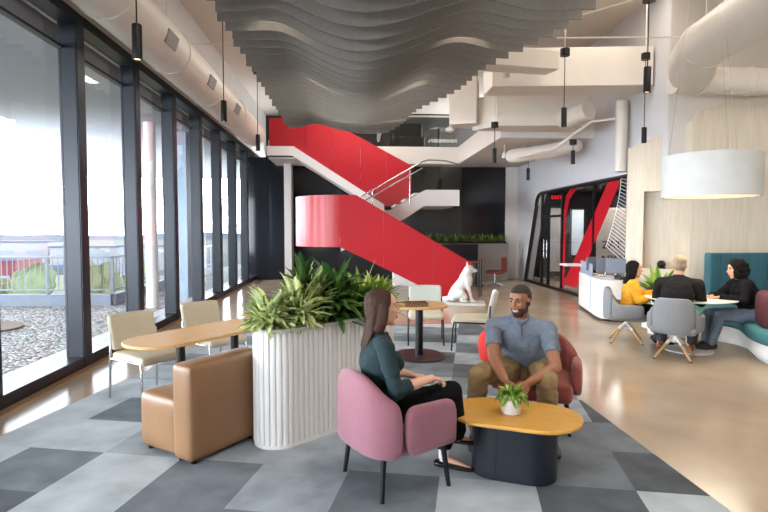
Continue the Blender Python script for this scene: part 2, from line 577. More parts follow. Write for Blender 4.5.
# ------------------------------------------------------------------ window wall, bay by bay
GX = -3.34
for k in range(13):
    y0 = 4.84 + (k - 4) * 1.68
    w = bpy.data.objects.new('window_%d' % (k + 1), None)
    COL.objects.link(w); w.location = (GX, y0, 0); w['kind'] = 'structure'
    obj('mullion', M_FRAME, lambda b: (box(b, -0.03, 0.17, 0, 0.18, 0.0, 4.14), box(b, 0.17, 0.185, 0.0, 0.18, 0.0, 4.14)), w, False, bev=0.008)
    obj('sill', M_FRAME, lambda b: box(b, -0.04, 0.18, 0.18, 1.68, 0, 0.13), w, False, bev=0.006)
    obj('head', M_FRAME, lambda b: box(b, -0.04, 0.185, 0.18, 1.68, 4.02, 4.14), w, False)
    obj('transom', M_FRAME, lambda b: box(b, -0.03, 0.03, 0.18, 1.68, 3.72, 3.75), w, False)
    obj('glass_pane', M_GLASS, lambda b: box(b, -0.006, 0.006, 0.18, 1.68, 0.13, 4.02), w, False)
struct(obj('baseboard_left', mat('oak_floor_edge', rgb(150, 118, 84), 0.35, var=0.1), lambda b: box(b, -3.15, -3.07, -3, 17.9, 0, 0.012), smooth=False))

# ------------------------------------------------------------------ outside: terrace, railing, far landscape
M_GRAVEL = bpy.data.materials.new('terrace_gravel'); M_GRAVEL.use_nodes = True


def gravel_nodes():
    nt = M_GRAVEL.node_tree; N = nt.nodes; L = nt.links; p = N['Principled BSDF']
    tc = N.new('ShaderNodeTexCoord'); vo = N.new('ShaderNodeTexVoronoi'); vo.inputs['Scale'].default_value = 20
    L.new(tc.outputs['Object'], vo.inputs['Vector'])
    rp = N.new('ShaderNodeValToRGB')
    rp.color_ramp.elements[0].color = rgb(84, 86, 90); rp.color_ramp.elements[1].color = rgb(206, 204, 200)
    e = rp.color_ramp.elements.new(0.45); e.color = rgb(150, 150, 150)
    sp = N.new('ShaderNodeSeparateColor'); L.new(vo.outputs['Color'], sp.inputs[0]); L.new(sp.outputs[0], rp.inputs['Fac'])
    L.new(rp.outputs['Color'], p.inputs['Base Color'])
    b = N.new('ShaderNodeBump'); b.inputs['Strength'].default_value = 1.0; b.inputs['Distance'].default_value = 0.04; b.invert = True
    L.new(vo.outputs['Distance'], b.inputs['Height']); L.new(b.outputs['Normal'], p.inputs['Normal'])
    p.inputs['Roughness'].default_value = 0.9


gravel_nodes()
g = obj('terrace_gravel', M_GRAVEL, lambda b: prism(b, [(-14, -4), (-3.62, -4), (-3.62, 26), (-5.6, 26), (-5.6, 12.4), (-14, 12.4)], -0.15, 0.0), smooth=False)
g['kind'] = 'stuff'; g['label'] = 'pale grey pebbles covering the terrace outside the windows'; g['category'] = 'gravel'
struct(obj('trim_outside_ledge', mat('white_stone_ledge', rgb(220, 222, 224), 0.7, var=0.03), lambda b: box(b, -3.78, -3.47, -4, 22, -0.1, 0.06), smooth=False))
M_MULCH = mat('brown_mulch', rgb(128, 112, 100), 0.95, var=0.25, vscale=30, bump=0.6, bscale=60)
g = obj('mulch_bed', M_MULCH, lambda b: prism(b, [(-6.6 + 1.1 * cos(a), 9.2 + 0.75 * sin(a)) for a in [2 * pi * q / 28 for q in range(28)]], 0.0, 0.03))
tag(g, 'brown mulch bed ringed by pebbles on the terrace', 'mulch bed', kind='stuff')
struct(obj('trim_canopy_soffit', mat('canopy_grey', rgb(150, 154, 160), 0.55, var=0.05), lambda b: (box(b, -10.2, -3.62, -4, 24, 3.86, 4.3)), smooth=False))
struct(obj('trim_canopy_edge', mat('canopy_white_edge', rgb(222, 224, 228), 0.5), lambda b: (box(b, -10.3, -10.0, -4, 24, 3.72, 4.3)), smooth=False))
# white round column and the small wall beyond it
tag(obj('round_column', M_WHITE, lambda b: rod(b, (-4.2, 11.6, 0), (-4.2, 11.6, 3.86), 0.12, n=24)), 'slim white round column standing outside the windows', 'column')
t = thing('metal_panel', 'pale blue-grey metal panel with a red edge outside the fourth window', 'panel', (-3.9, 12.6, 0))
obj('panel_face', mat('pale_blue_metal', rgb(160, 178, 196), 0.4, 0.2, var=0.05), lambda b: box(b, -0.14, 0.14, 0, 0.5, 0, 3.86), t, False)
obj('red_edge', M_RED, lambda b: box(b, -0.18, -0.14, 0, 0.5, 0, 3.86), t, False)

M_RAIL = mat('grey_railing_metal', rgb(92, 98, 108), 0.5, 0.3)
M_CURB = mat('slate_curb', rgb(104, 114, 128), 0.7)


def railing(label, p0, p1, nb):
    d = Vector((p1[0] - p0[0], p1[1] - p0[1], 0)); ln = d.length
    t = thing('terrace_railing', label, 'railing', (*p0, 0), atan2(d.y, d.x))
    obj('curb', M_CURB, lambda b: box(b, 0, ln, -0.08, 0.08, 0.0, 0.24), t, False)
    obj('top_rail', M_RAIL, lambda b: box(b, 0, ln, -0.03, 0.03, 1.02, 1.06), t, False)
    obj('bottom_rail', M_RAIL, lambda b: box(b, 0, ln, -0.015, 0.015, 0.32, 0.35), t, False)
    for k in range(int(ln / 1.45) + 1):
        obj('post', M_RAIL, lambda b: box(b, k * 1.45, k * 1.45 + .05, -0.03, 0.03, 0.2, 1.02), t, False)
    for k in range(nb):
        x = ln * (k + .5) / nb
        obj('baluster', M_RAIL, lambda b: box(b, x - .007, x + .007, -0.007, 0.007, 0.35, 1.02), t, False)


railing('grey bar railing across the terrace outside the nearest windows', (-12.4, 12.2), (-5.2, 12.0), 60)
railing('grey bar railing running away along the terrace beyond the white column', (-5.2, 12.0), (-5.4, 22.0), 60)

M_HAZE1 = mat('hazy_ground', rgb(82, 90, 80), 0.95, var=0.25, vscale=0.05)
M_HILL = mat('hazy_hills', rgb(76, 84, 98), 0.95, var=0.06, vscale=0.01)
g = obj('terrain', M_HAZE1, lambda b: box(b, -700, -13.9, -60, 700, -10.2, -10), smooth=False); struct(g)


def hills(b):
    top = [(-900 + 20 * k, 520 + 6 * k - 0.0) for k in range(46)]
    prev = None
    for k, (x, y) in enumerate(top):
        h = -4.5 + 5.5 * mnoise.noise(Vector((k * .13, 2.2, 0))) + 2 * mnoise.noise(Vector((k * .5, 7, 0)))
        row = [b.verts.new((x, y - 60, -12)), b.verts.new((x, y, h)), b.verts.new((x, y + 90, -12))]
        if prev:
            for q in range(2):
                b.faces.new((prev[q], row[q], row[q + 1], prev[q + 1]))
        prev = row


struct(obj('hills', M_HILL, hills))


def house(label, loc, sx, sy, sz, mw, rz=0.1):
    t = thing('far_building', label, 'building', loc, rz)
    obj('walls', mw, lambda b: box(b, -sx / 2, sx / 2, -sy / 2, sy / 2, 0, sz), t, False)
    obj('roof', M_HILL, lambda b: box(b, -sx / 2 - .4, sx / 2 + .4, -sy / 2 - .4, sy / 2 + .4, sz, sz + .5), t, False)
    for q in range(4):
        obj('window_strip', M_CURB, lambda b: box(b, -sx / 2 + sx * (q + .2) / 4, -sx / 2 + sx * (q + .8) / 4, -sy / 2 - .05, -sy / 2, sz * .45, sz * .65), t, False)


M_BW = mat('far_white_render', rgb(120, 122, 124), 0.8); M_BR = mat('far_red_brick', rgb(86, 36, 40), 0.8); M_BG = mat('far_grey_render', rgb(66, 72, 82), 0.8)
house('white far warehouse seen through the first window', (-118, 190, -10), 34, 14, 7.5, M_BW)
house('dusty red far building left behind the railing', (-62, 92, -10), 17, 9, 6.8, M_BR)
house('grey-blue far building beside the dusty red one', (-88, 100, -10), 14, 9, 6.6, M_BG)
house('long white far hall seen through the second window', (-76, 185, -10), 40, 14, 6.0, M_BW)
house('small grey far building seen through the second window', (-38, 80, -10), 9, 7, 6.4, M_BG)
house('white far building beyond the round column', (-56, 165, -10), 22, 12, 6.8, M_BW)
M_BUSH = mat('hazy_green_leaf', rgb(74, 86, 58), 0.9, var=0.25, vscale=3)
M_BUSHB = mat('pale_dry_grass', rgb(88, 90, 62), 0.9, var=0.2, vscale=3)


def bush(label, x, y, z, r, h, m, seed):
    rnd = random.Random(seed)

    def fn(b):
        for q in range(9):
            ell(b, (rnd.uniform(-r, r) * .7, rnd.uniform(-r, r) * .5, h * rnd.uniform(.25, .75)), (r * rnd.uniform(.35, .6), r * .45, h * rnd.uniform(.2, .35)), n=8)
        for v in b.verts:
            v.co += Vector((1, 1, 1)) * 0.12 * r * mnoise.noise(v.co * 3.0 / max(r, .3))
    t = thing('shrub', label, 'shrub', (x, y, z))
    obj('foliage', m, fn, t)
    obj('stem', M_SOIL, lambda b: rod(b, (0, 0, -0.1), (0, 0, h * .5), .05), t)


k = 0
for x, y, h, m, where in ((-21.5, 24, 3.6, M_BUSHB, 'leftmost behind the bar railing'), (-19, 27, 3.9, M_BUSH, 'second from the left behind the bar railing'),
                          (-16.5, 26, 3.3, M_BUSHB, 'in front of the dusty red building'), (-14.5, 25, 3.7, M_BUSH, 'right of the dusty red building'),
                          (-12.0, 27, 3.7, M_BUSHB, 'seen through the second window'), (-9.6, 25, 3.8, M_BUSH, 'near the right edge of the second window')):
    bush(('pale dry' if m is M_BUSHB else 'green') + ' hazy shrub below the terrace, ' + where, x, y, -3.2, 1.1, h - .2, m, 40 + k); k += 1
# ground slope that carries the shrubs
struct(obj('terrain_slope', M_BUSHB, lambda b: prism_axis(b, [(-60, -10), (-60, -9.8), (-34, -3.2), (-14.1, -3.2), (-14.1, -10)][::1], -30, 60, 'y') if False else box(b, -34, -5.6, 20, 60, -10, -3.2), smooth=False))

# ------------------------------------------------------------------ ceiling wave of felt baffles
BZ = 4.2


def wave(x, y):
    e = min(1.0, max(0.0, (x + 1.62) / 0.9)) * min(1.0, max(0.0, (xr(y) - x) / 0.9))
    e = e * e * (3 - 2 * e)
    amp = 0.15 + 0.23 * math.exp(-((y - 8.6) / 2.6) ** 2)
    tr = -amp * math.exp(-((x - 0.12 - 0.03 * (y - 8)) / 0.78) ** 2)
    cr = 0.10 * math.exp(-((x + 1.0) / 0.42) ** 2) + 0.13 * math.exp(-((x - 1.45) / 0.5) ** 2)
    return tr + e * cr + 0.05 * sin(1.5 * y + 0.6 * x) * e


def xr(y):
    return 2.89 - 0.25 * (y - 6.1) + (0.08 * sin(y * 2.0))


NB = 32
for k in range(NB):
    y = 4.45 + 0.305 * k

    def baffle(b, y=y):
        n = 44
        x0, x1 = -1.62 + 0.03 * sin(k * 2.1), xr(y)
        fr = []; bk = []
        for q in range(n + 1):
            x = x0 + (x1 - x0) * q / n
            z = BZ + wave(x, y)
            fr.append((b.verts.new((x, -.012, z)), b.verts.new((x, -.012, z + .27))))
            bk.append((b.verts.new((x, .012, z)), b.verts.new((x, .012, z + .27))))
        for q in range(n):
            b.faces.new((fr[q][0], fr[q + 1][0], fr[q + 1][1], fr[q][1]))
            b.faces.new((bk[q][0], bk[q][1], bk[q + 1][1], bk[q + 1][0]))
            b.faces.new((fr[q][0], bk[q][0], bk[q + 1][0], fr[q + 1][0]))
            b.faces.new((fr[q][1], fr[q + 1][1], bk[q + 1][1], bk[q][1]))
        for q in (0, n):
            b.faces.new((fr[q][0], fr[q][1], bk[q][1], bk[q][0]))
    t = thing('felt_baffle', 'grey felt wave baffle, %s back from the camera in the ceiling cloud' % ordinal(k), 'baffle', (0, y, 0), group='wave baffles of the ceiling cloud')
    obj('felt_blade', M_FELT, baffle, t, True, angle=60)
    for hx in (-1.0, 0.55):
        obj('hanger_wire', M_CHROME, lambda b: rod(b, (hx, 0, BZ + .2), (hx, 0, CEIL_Z), .004, n=6), t)
# spot lamps over the cloud
M_SPOT = mat('lamp_face', rgb(255, 240, 215), emit=rgb(255, 226, 180), estr=6)
for n, (x, y) in enumerate(((-1.0, 6.9), (-0.5, 9.3), (-0.35, 11.9), (1.6, 7.6), (1.1, 9.6), (0.9, 12.4))):
    t = thing('ceiling_spotlight', ('white spotlight over the wave baffles, ' + ['front left', 'middle left', 'rear left', 'front right', 'middle right', 'rear right'][n]), 'spotlight', (x, y, 0))
    obj('stem', M_WHITE, lambda b: rod(b, (0, 0, 5.2), (0, 0, CEIL_Z), .012), t)
    obj('lamp_body', M_WHITE, lambda b: rod(b, (0, 0, 5.0), (0, 0, 5.2), .05, n=20), t)
    obj('lamp_face', M_SPOT, lambda b: rod(b, (0, 0, 4.992), (0, 0, 5.0), .042, n=20), t)
    d = bpy.data.lights.new('spot_lamp', 'SPOT'); d.energy = 60; d.color = (1, .85, .66); d.spot_size = radians(75); d.spot_blend = .6; d.shadow_soft_size = .04
    lo = bpy.data.objects.new('spot_lamp', d); COL.objects.link(lo); lo.parent = t; lo.location = (0, 0, 4.97)

# ------------------------------------------------------------------ ducts
t = thing('round_duct', 'long white round air duct running above the window wall', 'duct', (-2.74, 0, 4.30))
obj('duct_tube', M_DUCT, lambda b: rod(b, (0, -2.8, 0), (0, 15.4, 0), .33, n=40), t)
for y in (4.2, 6.3, 8.4, 10.5, 12.6, 14.7):
    def ringf(b, y=y):
        rod(b, (0, y - .03, 0), (0, y + .03, 0), .345, n=40)
    obj('seam_ring', M_DUCT, ringf, t)
for y in (5.5, 7.6, 9.7, 11.8):
    o = obj('air_grille', mat('grille_grey', rgb(150, 148, 146), 0.6, var=.1, vscale=60), lambda b: box(b, -.012, .012, -.2, .2, -.09, .09), t, False)
    a = radians(-18)
    o.location = (.332 * cos(a), y, .332 * sin(a)); o.rotation_euler = (0, -a, 0)
t = thing('round_duct', 'fat white round air duct hanging at the upper right over the nook', 'duct', (5.12, 0, 4.36))
obj('duct_tube', M_DUCT, lambda b: sweep(b, [(-.6, 3, 0), (-.12, 6.35, 0), (.1, 7.9, 0), (.22, 8.3, -.06), (.4, 8.6, -.16)], [.34], n=40), t)
for x, y in ((.08, 7.8), (-.2, 5.8)):
    obj('seam_ring', M_DUCT, lambda b: rod(b, (x - .004, y - .03, 0), (x + .004, y + .03, 0), .355, n=40), t)
t = thing('round_duct', 'white horizontal round duct crossing behind the fat duct', 'duct', (0, 8.75, 4.1))
obj('duct_tube', M_DUCT, lambda b: rod(b, (5.3, 0, 0), (7.8, 0, 0), .22, n=32), t)
for x in (5.75, 6.6):
    obj('seam_ring', M_DUCT, lambda b: rod(b, (x - .03, 0, 0), (x + .03, 0, 0), .235, n=32), t)


def boxduct(label, poly, z0, z1, seams=()):
    o = obj('air_duct', M_DUCT, lambda b: prism(b, poly, z0, z1), smooth=False, bev=.012)
    tag(o, label, 'duct')


boxduct('long white rectangular air duct across the hall behind the hanging pendants', [(2.6, 10.0), (5.5, 9.7), (5.5, 10.4), (2.6, 10.7)], 4.28, 4.98)
boxduct('white slanted duct box beside the felt cloud edge', [(1.95, 9.5), (2.3, 9.1), (3.6, 9.35), (3.5, 9.7)], 4.42, 4.75)
boxduct('lower white duct box above the mezzanine edge', [(3.1, 11.5), (5.0, 11.3), (5.0, 12.1), (2.7, 12.1)], 3.85, 4.55)
boxduct('tall white duct drop left of the mezzanine box', [(2.15, 11.9), (2.7, 11.7), (2.9, 12.3), (2.3, 12.4)], 3.95, 4.95)
o = obj('round_duct', M_DUCT, lambda b: rod(b, (4.45, 11.3, 3.95), (4.75, 10.7, 4.05), .2, n=28)); tag(o, 'short white round duct elbow under the right-hand boxes', 'duct')
o = obj('round_duct', M_DUCT, lambda b: sweep(b, [(3.9, 13.0, 3.42), (4.6, 12.6, 3.48), (5.2, 12.4, 3.6)], [.17], n=24)); tag(o, 'small white round duct under the mezzanine ceiling', 'duct')
o = obj('conduit_pipe', M_DUCT, lambda b: tube(b, [(3.9, 12.6, 3.35), (4.4, 11.6, 3.4), (4.9, 10.9, 3.85), (5.5, 10.6, 3.88)], .03)); tag(o, 'thin white conduit bending up along the right wall', 'pipe')
o = obj('vertical_pipe', M_DUCT, lambda b: rod(b, (5.38, 10.6, 2.8), (5.38, 10.6, 4.2), .12, n=20)); tag(o, 'white vertical pipe against the wall behind the rear pendant', 'pipe')
for n, (x0, y0, x1, y1, z) in enumerate(((2.9, 8.3, 3.9, 7.2, 4.75), (2.4, 8.6, 3.2, 7.5, 4.75), (-3.1, 9.0, 0.0, 9.0, 4.62), (3.2, 8.4, 5.6, 8.2, 4.62))):
    o = obj('conduit_pipe', M_DUCT, lambda b: rod(b, (x0, y0, z), (x1, y1, z), .014, n=8))
    tag(o, ['thin white strut running back beside the black ceiling canopy', 'thin white strut nearest the felt cloud edge', 'thin white pipe crossing above the left pendants', 'thin white pipe crossing in front of the fat duct'][n], 'pipe')
    for q in (0.05, .95):
        h = obj('hanger_rod', M_DUCT, lambda b: rod(b, (x0 + (x1 - x0) * q, y0 + (y1 - y0) * q, z), (x0 + (x1 - x0) * q, y0 + (y1 - y0) * q, CEIL_Z), .008, n=6), o)


# ------------------------------------------------------------------ pendants
def pendant(label, x, y, zb, h, zc, zt=None, white=False):
    t = thing('pendant_lamp', label, 'pendant lamp', (x, y, zb), group='slim black cylinder pendants')
    r = 0.043
    obj('lamp_cylinder', M_BLACK, lambda b: lathe(b, [(0, h), (r * .9, h), (r, h - .01), (r, 0.0), (r * .82, 0.0), (r * .82, .02), (0, .02)], n=24), t)
    obj('lamp_face', M_SPOT, lambda b: lathe(b, [(0, .012), (r * .8, .012), (r * .8, .018), (0, .018)], n=20), t)
    obj('cord', M_BLACK, lambda b: rod(b, (0, 0, h), (0, 0, zc - zb), .007, n=8), t)
    obj('canopy', M_BLACK, lambda b: rod(b, (0, 0, zc - zb), (0, 0, zc - zb + .11), .075, n=24), t)
    zt = zt or CEIL_Z
    if zt > zc + .12:
        obj('hanger_rod', M_DUCT, lambda b: rod(b, (0, 0, zc - zb + .11), (0, 0, zt - zb), .012, n=8), t)
    d = bpy.data.lights.new('pendant_bulb', 'SPOT'); d.energy = 14; d.color = (1, .86, .68); d.spot_size = radians(80); d.spot_blend = .5; d.shadow_soft_size = .03
    lo = bpy.data.objects.new('pendant_bulb', d); COL.objects.link(lo); lo.parent = t; lo.location = (0, 0, -.01)


pendant('black cylinder pendant nearest the camera in front of the windows', -1.90, 5.0, 3.14, .31, 4.75)
pendant('black cylinder pendant in front of the windows, middle of the left row', -1.84, 8.0, 3.19, .30, 4.70)
pendant('black cylinder pendant left of the red stair, rearmost of the left row', -1.87, 11.0, 3.21, .32, 4.72)
pendant('largest black cylinder pendant above the swivel chairs', 3.61, 6.5, 3.31, .31, 4.4)
pendant('black cylinder pendant hanging just in front of the birch nook edge', 5.13, 9.3, 3.16, .27, 4.6)
pendant('black cylinder pendant below the white duct boxes with a thick canopy', 3.37, 8.5, 3.27, .30, 4.38)
pendant('black cylinder pendant under the mezzanine left of the birch nook', 4.73, 11.4, 3.04, .29, 3.45, 3.85)
pendant('small black cylinder pendant by the white wall near the exit sign', 4.45, 13.5, 2.89, .30, 3.62, 3.73)
pendant('black cylinder pendant against the white slanting slab edge', 2.92, 11.0, 3.0, .30, 3.72, 5.9)
t = thing('ceiling_sensor', 'white ball sensor on a thin white pole below the felt cloud', 'sensor', (2.36, 13.0, 0))
obj('pole', M_WHITE, lambda b: rod(b, (0, 0, 4.1), (0, 0, CEIL_Z), .02), t)
obj('sensor_ball', M_WHITE, lambda b: ell(b, (0, 0, 4.04), (.11, .11, .07)), t)
for n, (x, y, z0, z1) in enumerate(((2.75, 9.6, 4.35, CEIL_Z), (3.75, 13.2, 3.4, 3.73))):
    t = thing('ceiling_speaker', ['small white drop speaker beside the slanted duct box', 'small white drop speaker under the mezzanine'][n], 'speaker', (x, y, 0))
    obj('stem', M_WHITE, lambda b: rod(b, (0, 0, z0 + .1), (0, 0, z1), .015), t)
    obj('speaker_body', M_WHITE, lambda b: rod(b, (0, 0, z0), (0, 0, z0 + .12), .06, .05, n=20), t)

# ------------------------------------------------------------------ red stair
st = thing('staircase', 'tall scissor stair with red solid guards behind the planter', 'staircase', (0, 13, 0))
FT = .06


def guard_panel(poly, y0, y1, m=M_RED, name='guard_panel'):
    return obj(name, m, lambda b: prism_axis(b, poly, y0, y1, 'y'), st, False, bev=.006)


# lower flight, front guard in three panels (x, z)
def topA(x): return 2.47 if x < .1 else 2.47 - (x - .1) * .585
def botA(x): return 1.22 if x < -.25 else max(0.0, 1.22 - (x + .25) * .5)
xs = [-.29, .76, 1.95, 2.93]
for a, b_ in zip(xs[:-1], xs[1:]):
    a2, b2 = a + .002, b_ - .002
    mid = [q for q in (.1,) if a2 < q < b2]
    mid2 = [q for q in (2.19,) if a2 < q < b2]
    poly = [(a2, botA(a2))] + [(q, botA(q)) for q in mid2] + [(b2, botA(b2)), (b2, topA(b2))] + [(q, topA(q)) for q in mid] + [(a2, topA(a2))]
    guard_panel(poly, 0, FT)
# curved drum of the first landing
def drum(b, a0, a1):
    n = 10
    cx, cy, rx, ry = -.29, 1.35, 1.18, 1.35
    o_, i_ = [], []
    for q in range(n + 1):
        a = a0 + (a1 - a0) * q / n
        o_.append((cx - rx * sin(a), cy - ry * cos(a)))
        i_.append((cx - (rx - FT) * sin(a), cy - (ry - FT) * cos(a)))
    prism(b, o_ + i_[::-1], 1.22, 2.47)


for q in range(4):
    obj('curved_guard_panel', M_RED, lambda b, q=q: drum(b, pi / 4 * q + .004, pi / 4 * (q + 1) - .004), st, True, angle=25)
obj('landing', M_WHITE, lambda b: prism(b, [(-.29, .06)] + [(-.29 - 1.1 * sin(a), 1.35 - 1.27 * cos(a)) for a in [pi * q / 16 for q in range(17)]] + [(-.29, 2.6)], 1.3, 1.42), st, False)
for q in range(8):
    x1 = 2.75 - q * .34; z = .16 * (q + 1)
    obj('tread', M_WALL_GREY, lambda b: box(b, x1 - .36, x1, .07, 1.25, z - .05, z), st, False)
obj('stringer', M_WHITE, lambda b: prism_axis(b, [(-.28, 1.45), (-.28, 1.25), (2.1, .06), (2.6, .06)], .08, .16, 'y'), st, False)
obj('stringer', M_WHITE, lambda b: prism_axis(b, [(-.28, 1.45), (-.28, 1.25), (2.1, .06), (2.8, .0)], 1.2, 1.28, 'y'), st, False)
# second flight rising to the right behind it, white with glass guard
YB = 1.5
obj('stringer', M_WHITE, lambda b: prism_axis(b, [(-.3, 1.05), (-.3, 1.42), (1.98, 2.71), (2.9, 2.71), (2.9, 2.28), (1.95, 2.28), (1.45, 1.95)], YB, YB + .12, 'y'), st, False)
for q in range(8):
    obj('tread', M_WALL_GREY, lambda b: box(b, -.2 + q * .27, .1 + q * .27, YB + .12, YB + 1.3, 1.5 + .155 * q, 1.55 + .155 * q), st, False)
obj('landing', M_WHITE, lambda b: prism(b, [(1.95, YB + .125), (2.6, YB + .125)] + [(2.6 + .30 * sin(a), YB + 1.41 - 1.285 * cos(a)) for a in [pi * q / 10 for q in range(1, 10)]] + [(2.6, YB + 2.7), (1.95, YB + 2.7)], 2.28, 2.7), st, True, angle=20)
obj('glass_guard', M_GLASSG, lambda b: prism_axis(b, [(.3, 1.75), (1.98, 2.71), (2.95, 2.71), (2.95, 3.42), (1.9, 3.42), (.3, 2.5)], YB - .03, YB - .015, 'y'), st, False)
obj('handrail', M_CHROME, lambda b: tube(b, [(.25, YB - .05, 2.52), (1.9, YB - .05, 3.46), (2.05, YB - .05, 3.5), (2.5, YB - .05, 3.48), (2.95, YB + .1, 3.4)], .022), st)
obj('handrail', M_CHROME, lambda b: tube(b, [(.25, YB - .09, 2.36), (1.88, YB - .09, 3.28)], .018), st)
for x, z in ((.55, 1.85), (1.55, 2.42)):
    obj('baluster_post', M_CHROME, lambda b: rod(b, (x, YB - .05, z - .1), (x, YB - .05, z + .85), .016), st)
# third flight rising to the left with red guard up to the upper floor
YC = 2.9
def topC(x): return 4.85 if x < -.75 else 4.85 - (x + .75) * .53
def botC(x): return 4.05 if x < -1.68 else 4.05 - (x + 1.68) * .64
xs = [-2.38, -1.95, -1.35, -.55, .25, 1.0, 1.75]
for a, b_ in zip(xs[:-1], xs[1:]):
    a2, b2 = a + .002, b_ - .002
    pt = [(q, topC(q)) for q in (-.75,) if a2 < q < b2]
    pb = [(q, botC(q)) for q in (-1.68,) if a2 < q < b2]
    guard_panel([(a2, botC(a2))] + pb + [(b2, max(2.3, botC(b2))), (b2, topC(b2))] + pt + [(a2, topC(a2))], YC, YC + FT)
obj('stringer', M_WHITE, lambda b: prism_axis(b, [(-2.45, 4.05), (-1.68, 4.05), (.95, 2.37), (.95, 2.12), (-1.72, 3.78), (-2.45, 3.78)], YC - .03, YC + 1.35, 'y'), st, False)
for q in range(9):
    obj('tread', M_WALL_GREY, lambda b: box(b, .9 - q * .29, 1.25 - q * .29, YC + .08, YC + 1.3, 2.75 + .16 * q, 2.8 + .16 * q), st, False)
obj('landing', M_WHITE, lambda b: box(b, -2.45, -1.66, YC - .02, YC + 1.6, 3.78, 4.05), st, False)
for x in (3.06, 3.16):
    obj('newel_post', M_BLACK, lambda b: rod(b, (x, -.15 + (x - 3.06) * 2, 0), (x, -.15 + (x - 3.06) * 2, .92), .018), st)

# low wall with a trough of plants at the back, and what stands beside it
t = thing('booth_divider', 'low grey booth divider under the row of green plants at the back', 'divider', (0, 17.0, 0))
obj('wall_body', mat('warm_grey_plaster', rgb(140, 136, 134), 0.6, var=.04), lambda b: box(b, 2.2, 5.0, 0, .3, 0, 1.2), t, False, bev=.02)
obj('dark_screen', M_NAVY, lambda b: box(b, 2.4, 4.0, -.03, 0, .55, 1.18), t, False)
obj('trough', M_BLACK, lambda b: box(b, 2.25, 4.95, .06, .24, 1.2, 1.26), t, False)
t = thing('white_counter', 'white low counter glimpsed under the red stair', 'counter', (1.2, 15.6, 0))
obj('counter_body', M_WHITE, lambda b: box(b, 0, 1.8, 0, .5, 0, .85), t, False, bev=.01)
obj('countertop', M_WALL_GREY, lambda b: box(b, -.03, 1.83, -.03, .53, .85, .89), t, False)
# ------------------------------------------------------------------ glass meeting-room partition on the right
gp = thing('glass_partition', 'black framed glass partition with a red diagonal band on the right wall', 'partition', (RX, 0, 0))
arcp = [(15.55 + 0.42 * sin(a), 2.33 + 0.42 * cos(a)) for a in [radians(x) for x in (0, 15, 30, 45, 60, 75)]]
FP = [(10.0, 2.71)] + [(y, z - .04) for y, z in arcp] + [(15.98, 2.28), (16.9, 0.03)]
obj('frame', M_BLACK, lambda b: sweep(b, [(-.02, y, z) for y, z in FP], [(.06, .05)], side=(1, 0, 0), n=4, capn=2), gp, False)
obj('bottom_rail', M_BLACK, lambda b: box(b, -.05, .05, 9.9, 16.9, 0, .08), gp, False)
for y in (12.1, 13.98, 14.98, 15.5):
    obj('frame_post', M_BLACK, lambda b: box(b, -.04, .04, y - .025, y + .025, 0.05, 2.7), gp, False)
for y in (14.86, 15.1):
    obj('door_handle', M_CHROME, lambda b: rod(b, (-.09, y, .85), (-.09, y, 1.35), .014), gp)
obj('door_rail', M_BLACK, lambda b: box(b, -.04, .04, 13.9, 15.5, 1.98, 2.04), gp, False)
obj('glass_panel', M_GLASSD, lambda b: prism_axis(b, [(9.9, .05), (9.9, 2.7), (15.5, 2.7), (15.9, 2.3), (16.85, .05)], .0, .012, 'x'), gp, False)
M_REDFILM = mat('red_film', rgb(186, 12, 34), 0.35, var=.04)

# band corners in metres on the glass plane (y along the wall, z up)
obj('red_band', M_REDFILM, lambda b: prism_axis(b, [(13.84, .2), (11.43, 2.7), (10.86, 2.7), (13.04, .2)], -.012, -.004, 'x'), gp, False)
obj('red_band', M_REDFILM, lambda b: prism_axis(b, [(13.8, .1), (13.74, 2.0), (13.55, 2.4), (13.05, 2.69), (13.42, 2.69), (13.75, 2.52), (13.88, 2.1), (13.92, .1)], -.012, -.004, 'x'), gp, False)
art = thing('line_graphic', 'fan of thin white lines in front of the glass beside the birch nook', 'wall graphic', (RX - .07, 0, 0))
M_LINE = mat('white_line', rgb(236, 240, 244), 0.5)
for k in range(22):
    q = k / 21
    ya = 10.77 + 0.60 * q ** 1.6; za = 2.68 - 1.40 * q
    yb = 10.30; zb = za - (.10 + .30 * q)
    obj('white_line', M_LINE, lambda b: rod(b, (0, ya, za), (0, yb, zb), .0055, n=6), art)
obj('white_line', M_LINE, lambda b: tube(b, [(0, 10.77 + .60 * (q / 12) ** 1.6, 2.68 - 1.40 * q / 12) for q in range(13)], .006, n=6), art)

# the dark meeting room behind it
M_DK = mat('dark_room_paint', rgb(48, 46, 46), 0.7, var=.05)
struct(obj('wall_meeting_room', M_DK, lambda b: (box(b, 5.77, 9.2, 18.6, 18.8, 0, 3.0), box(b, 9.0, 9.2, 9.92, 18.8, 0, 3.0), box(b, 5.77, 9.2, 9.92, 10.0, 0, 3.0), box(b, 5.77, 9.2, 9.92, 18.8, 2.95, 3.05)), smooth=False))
t = thing('curtain_panel', 'pleated white lit curtain panel behind the glass doors', 'curtain', (6.52, 17.6, 0))


def pleats(b):
    pts = []
    for k in range(33):
        pts.append((k * .018, .02 * (1 if k % 4 < 2 else -1)))
    prism(b, pts + [(x, y + .012) for x, y in pts[::-1]], .25, 2.36)


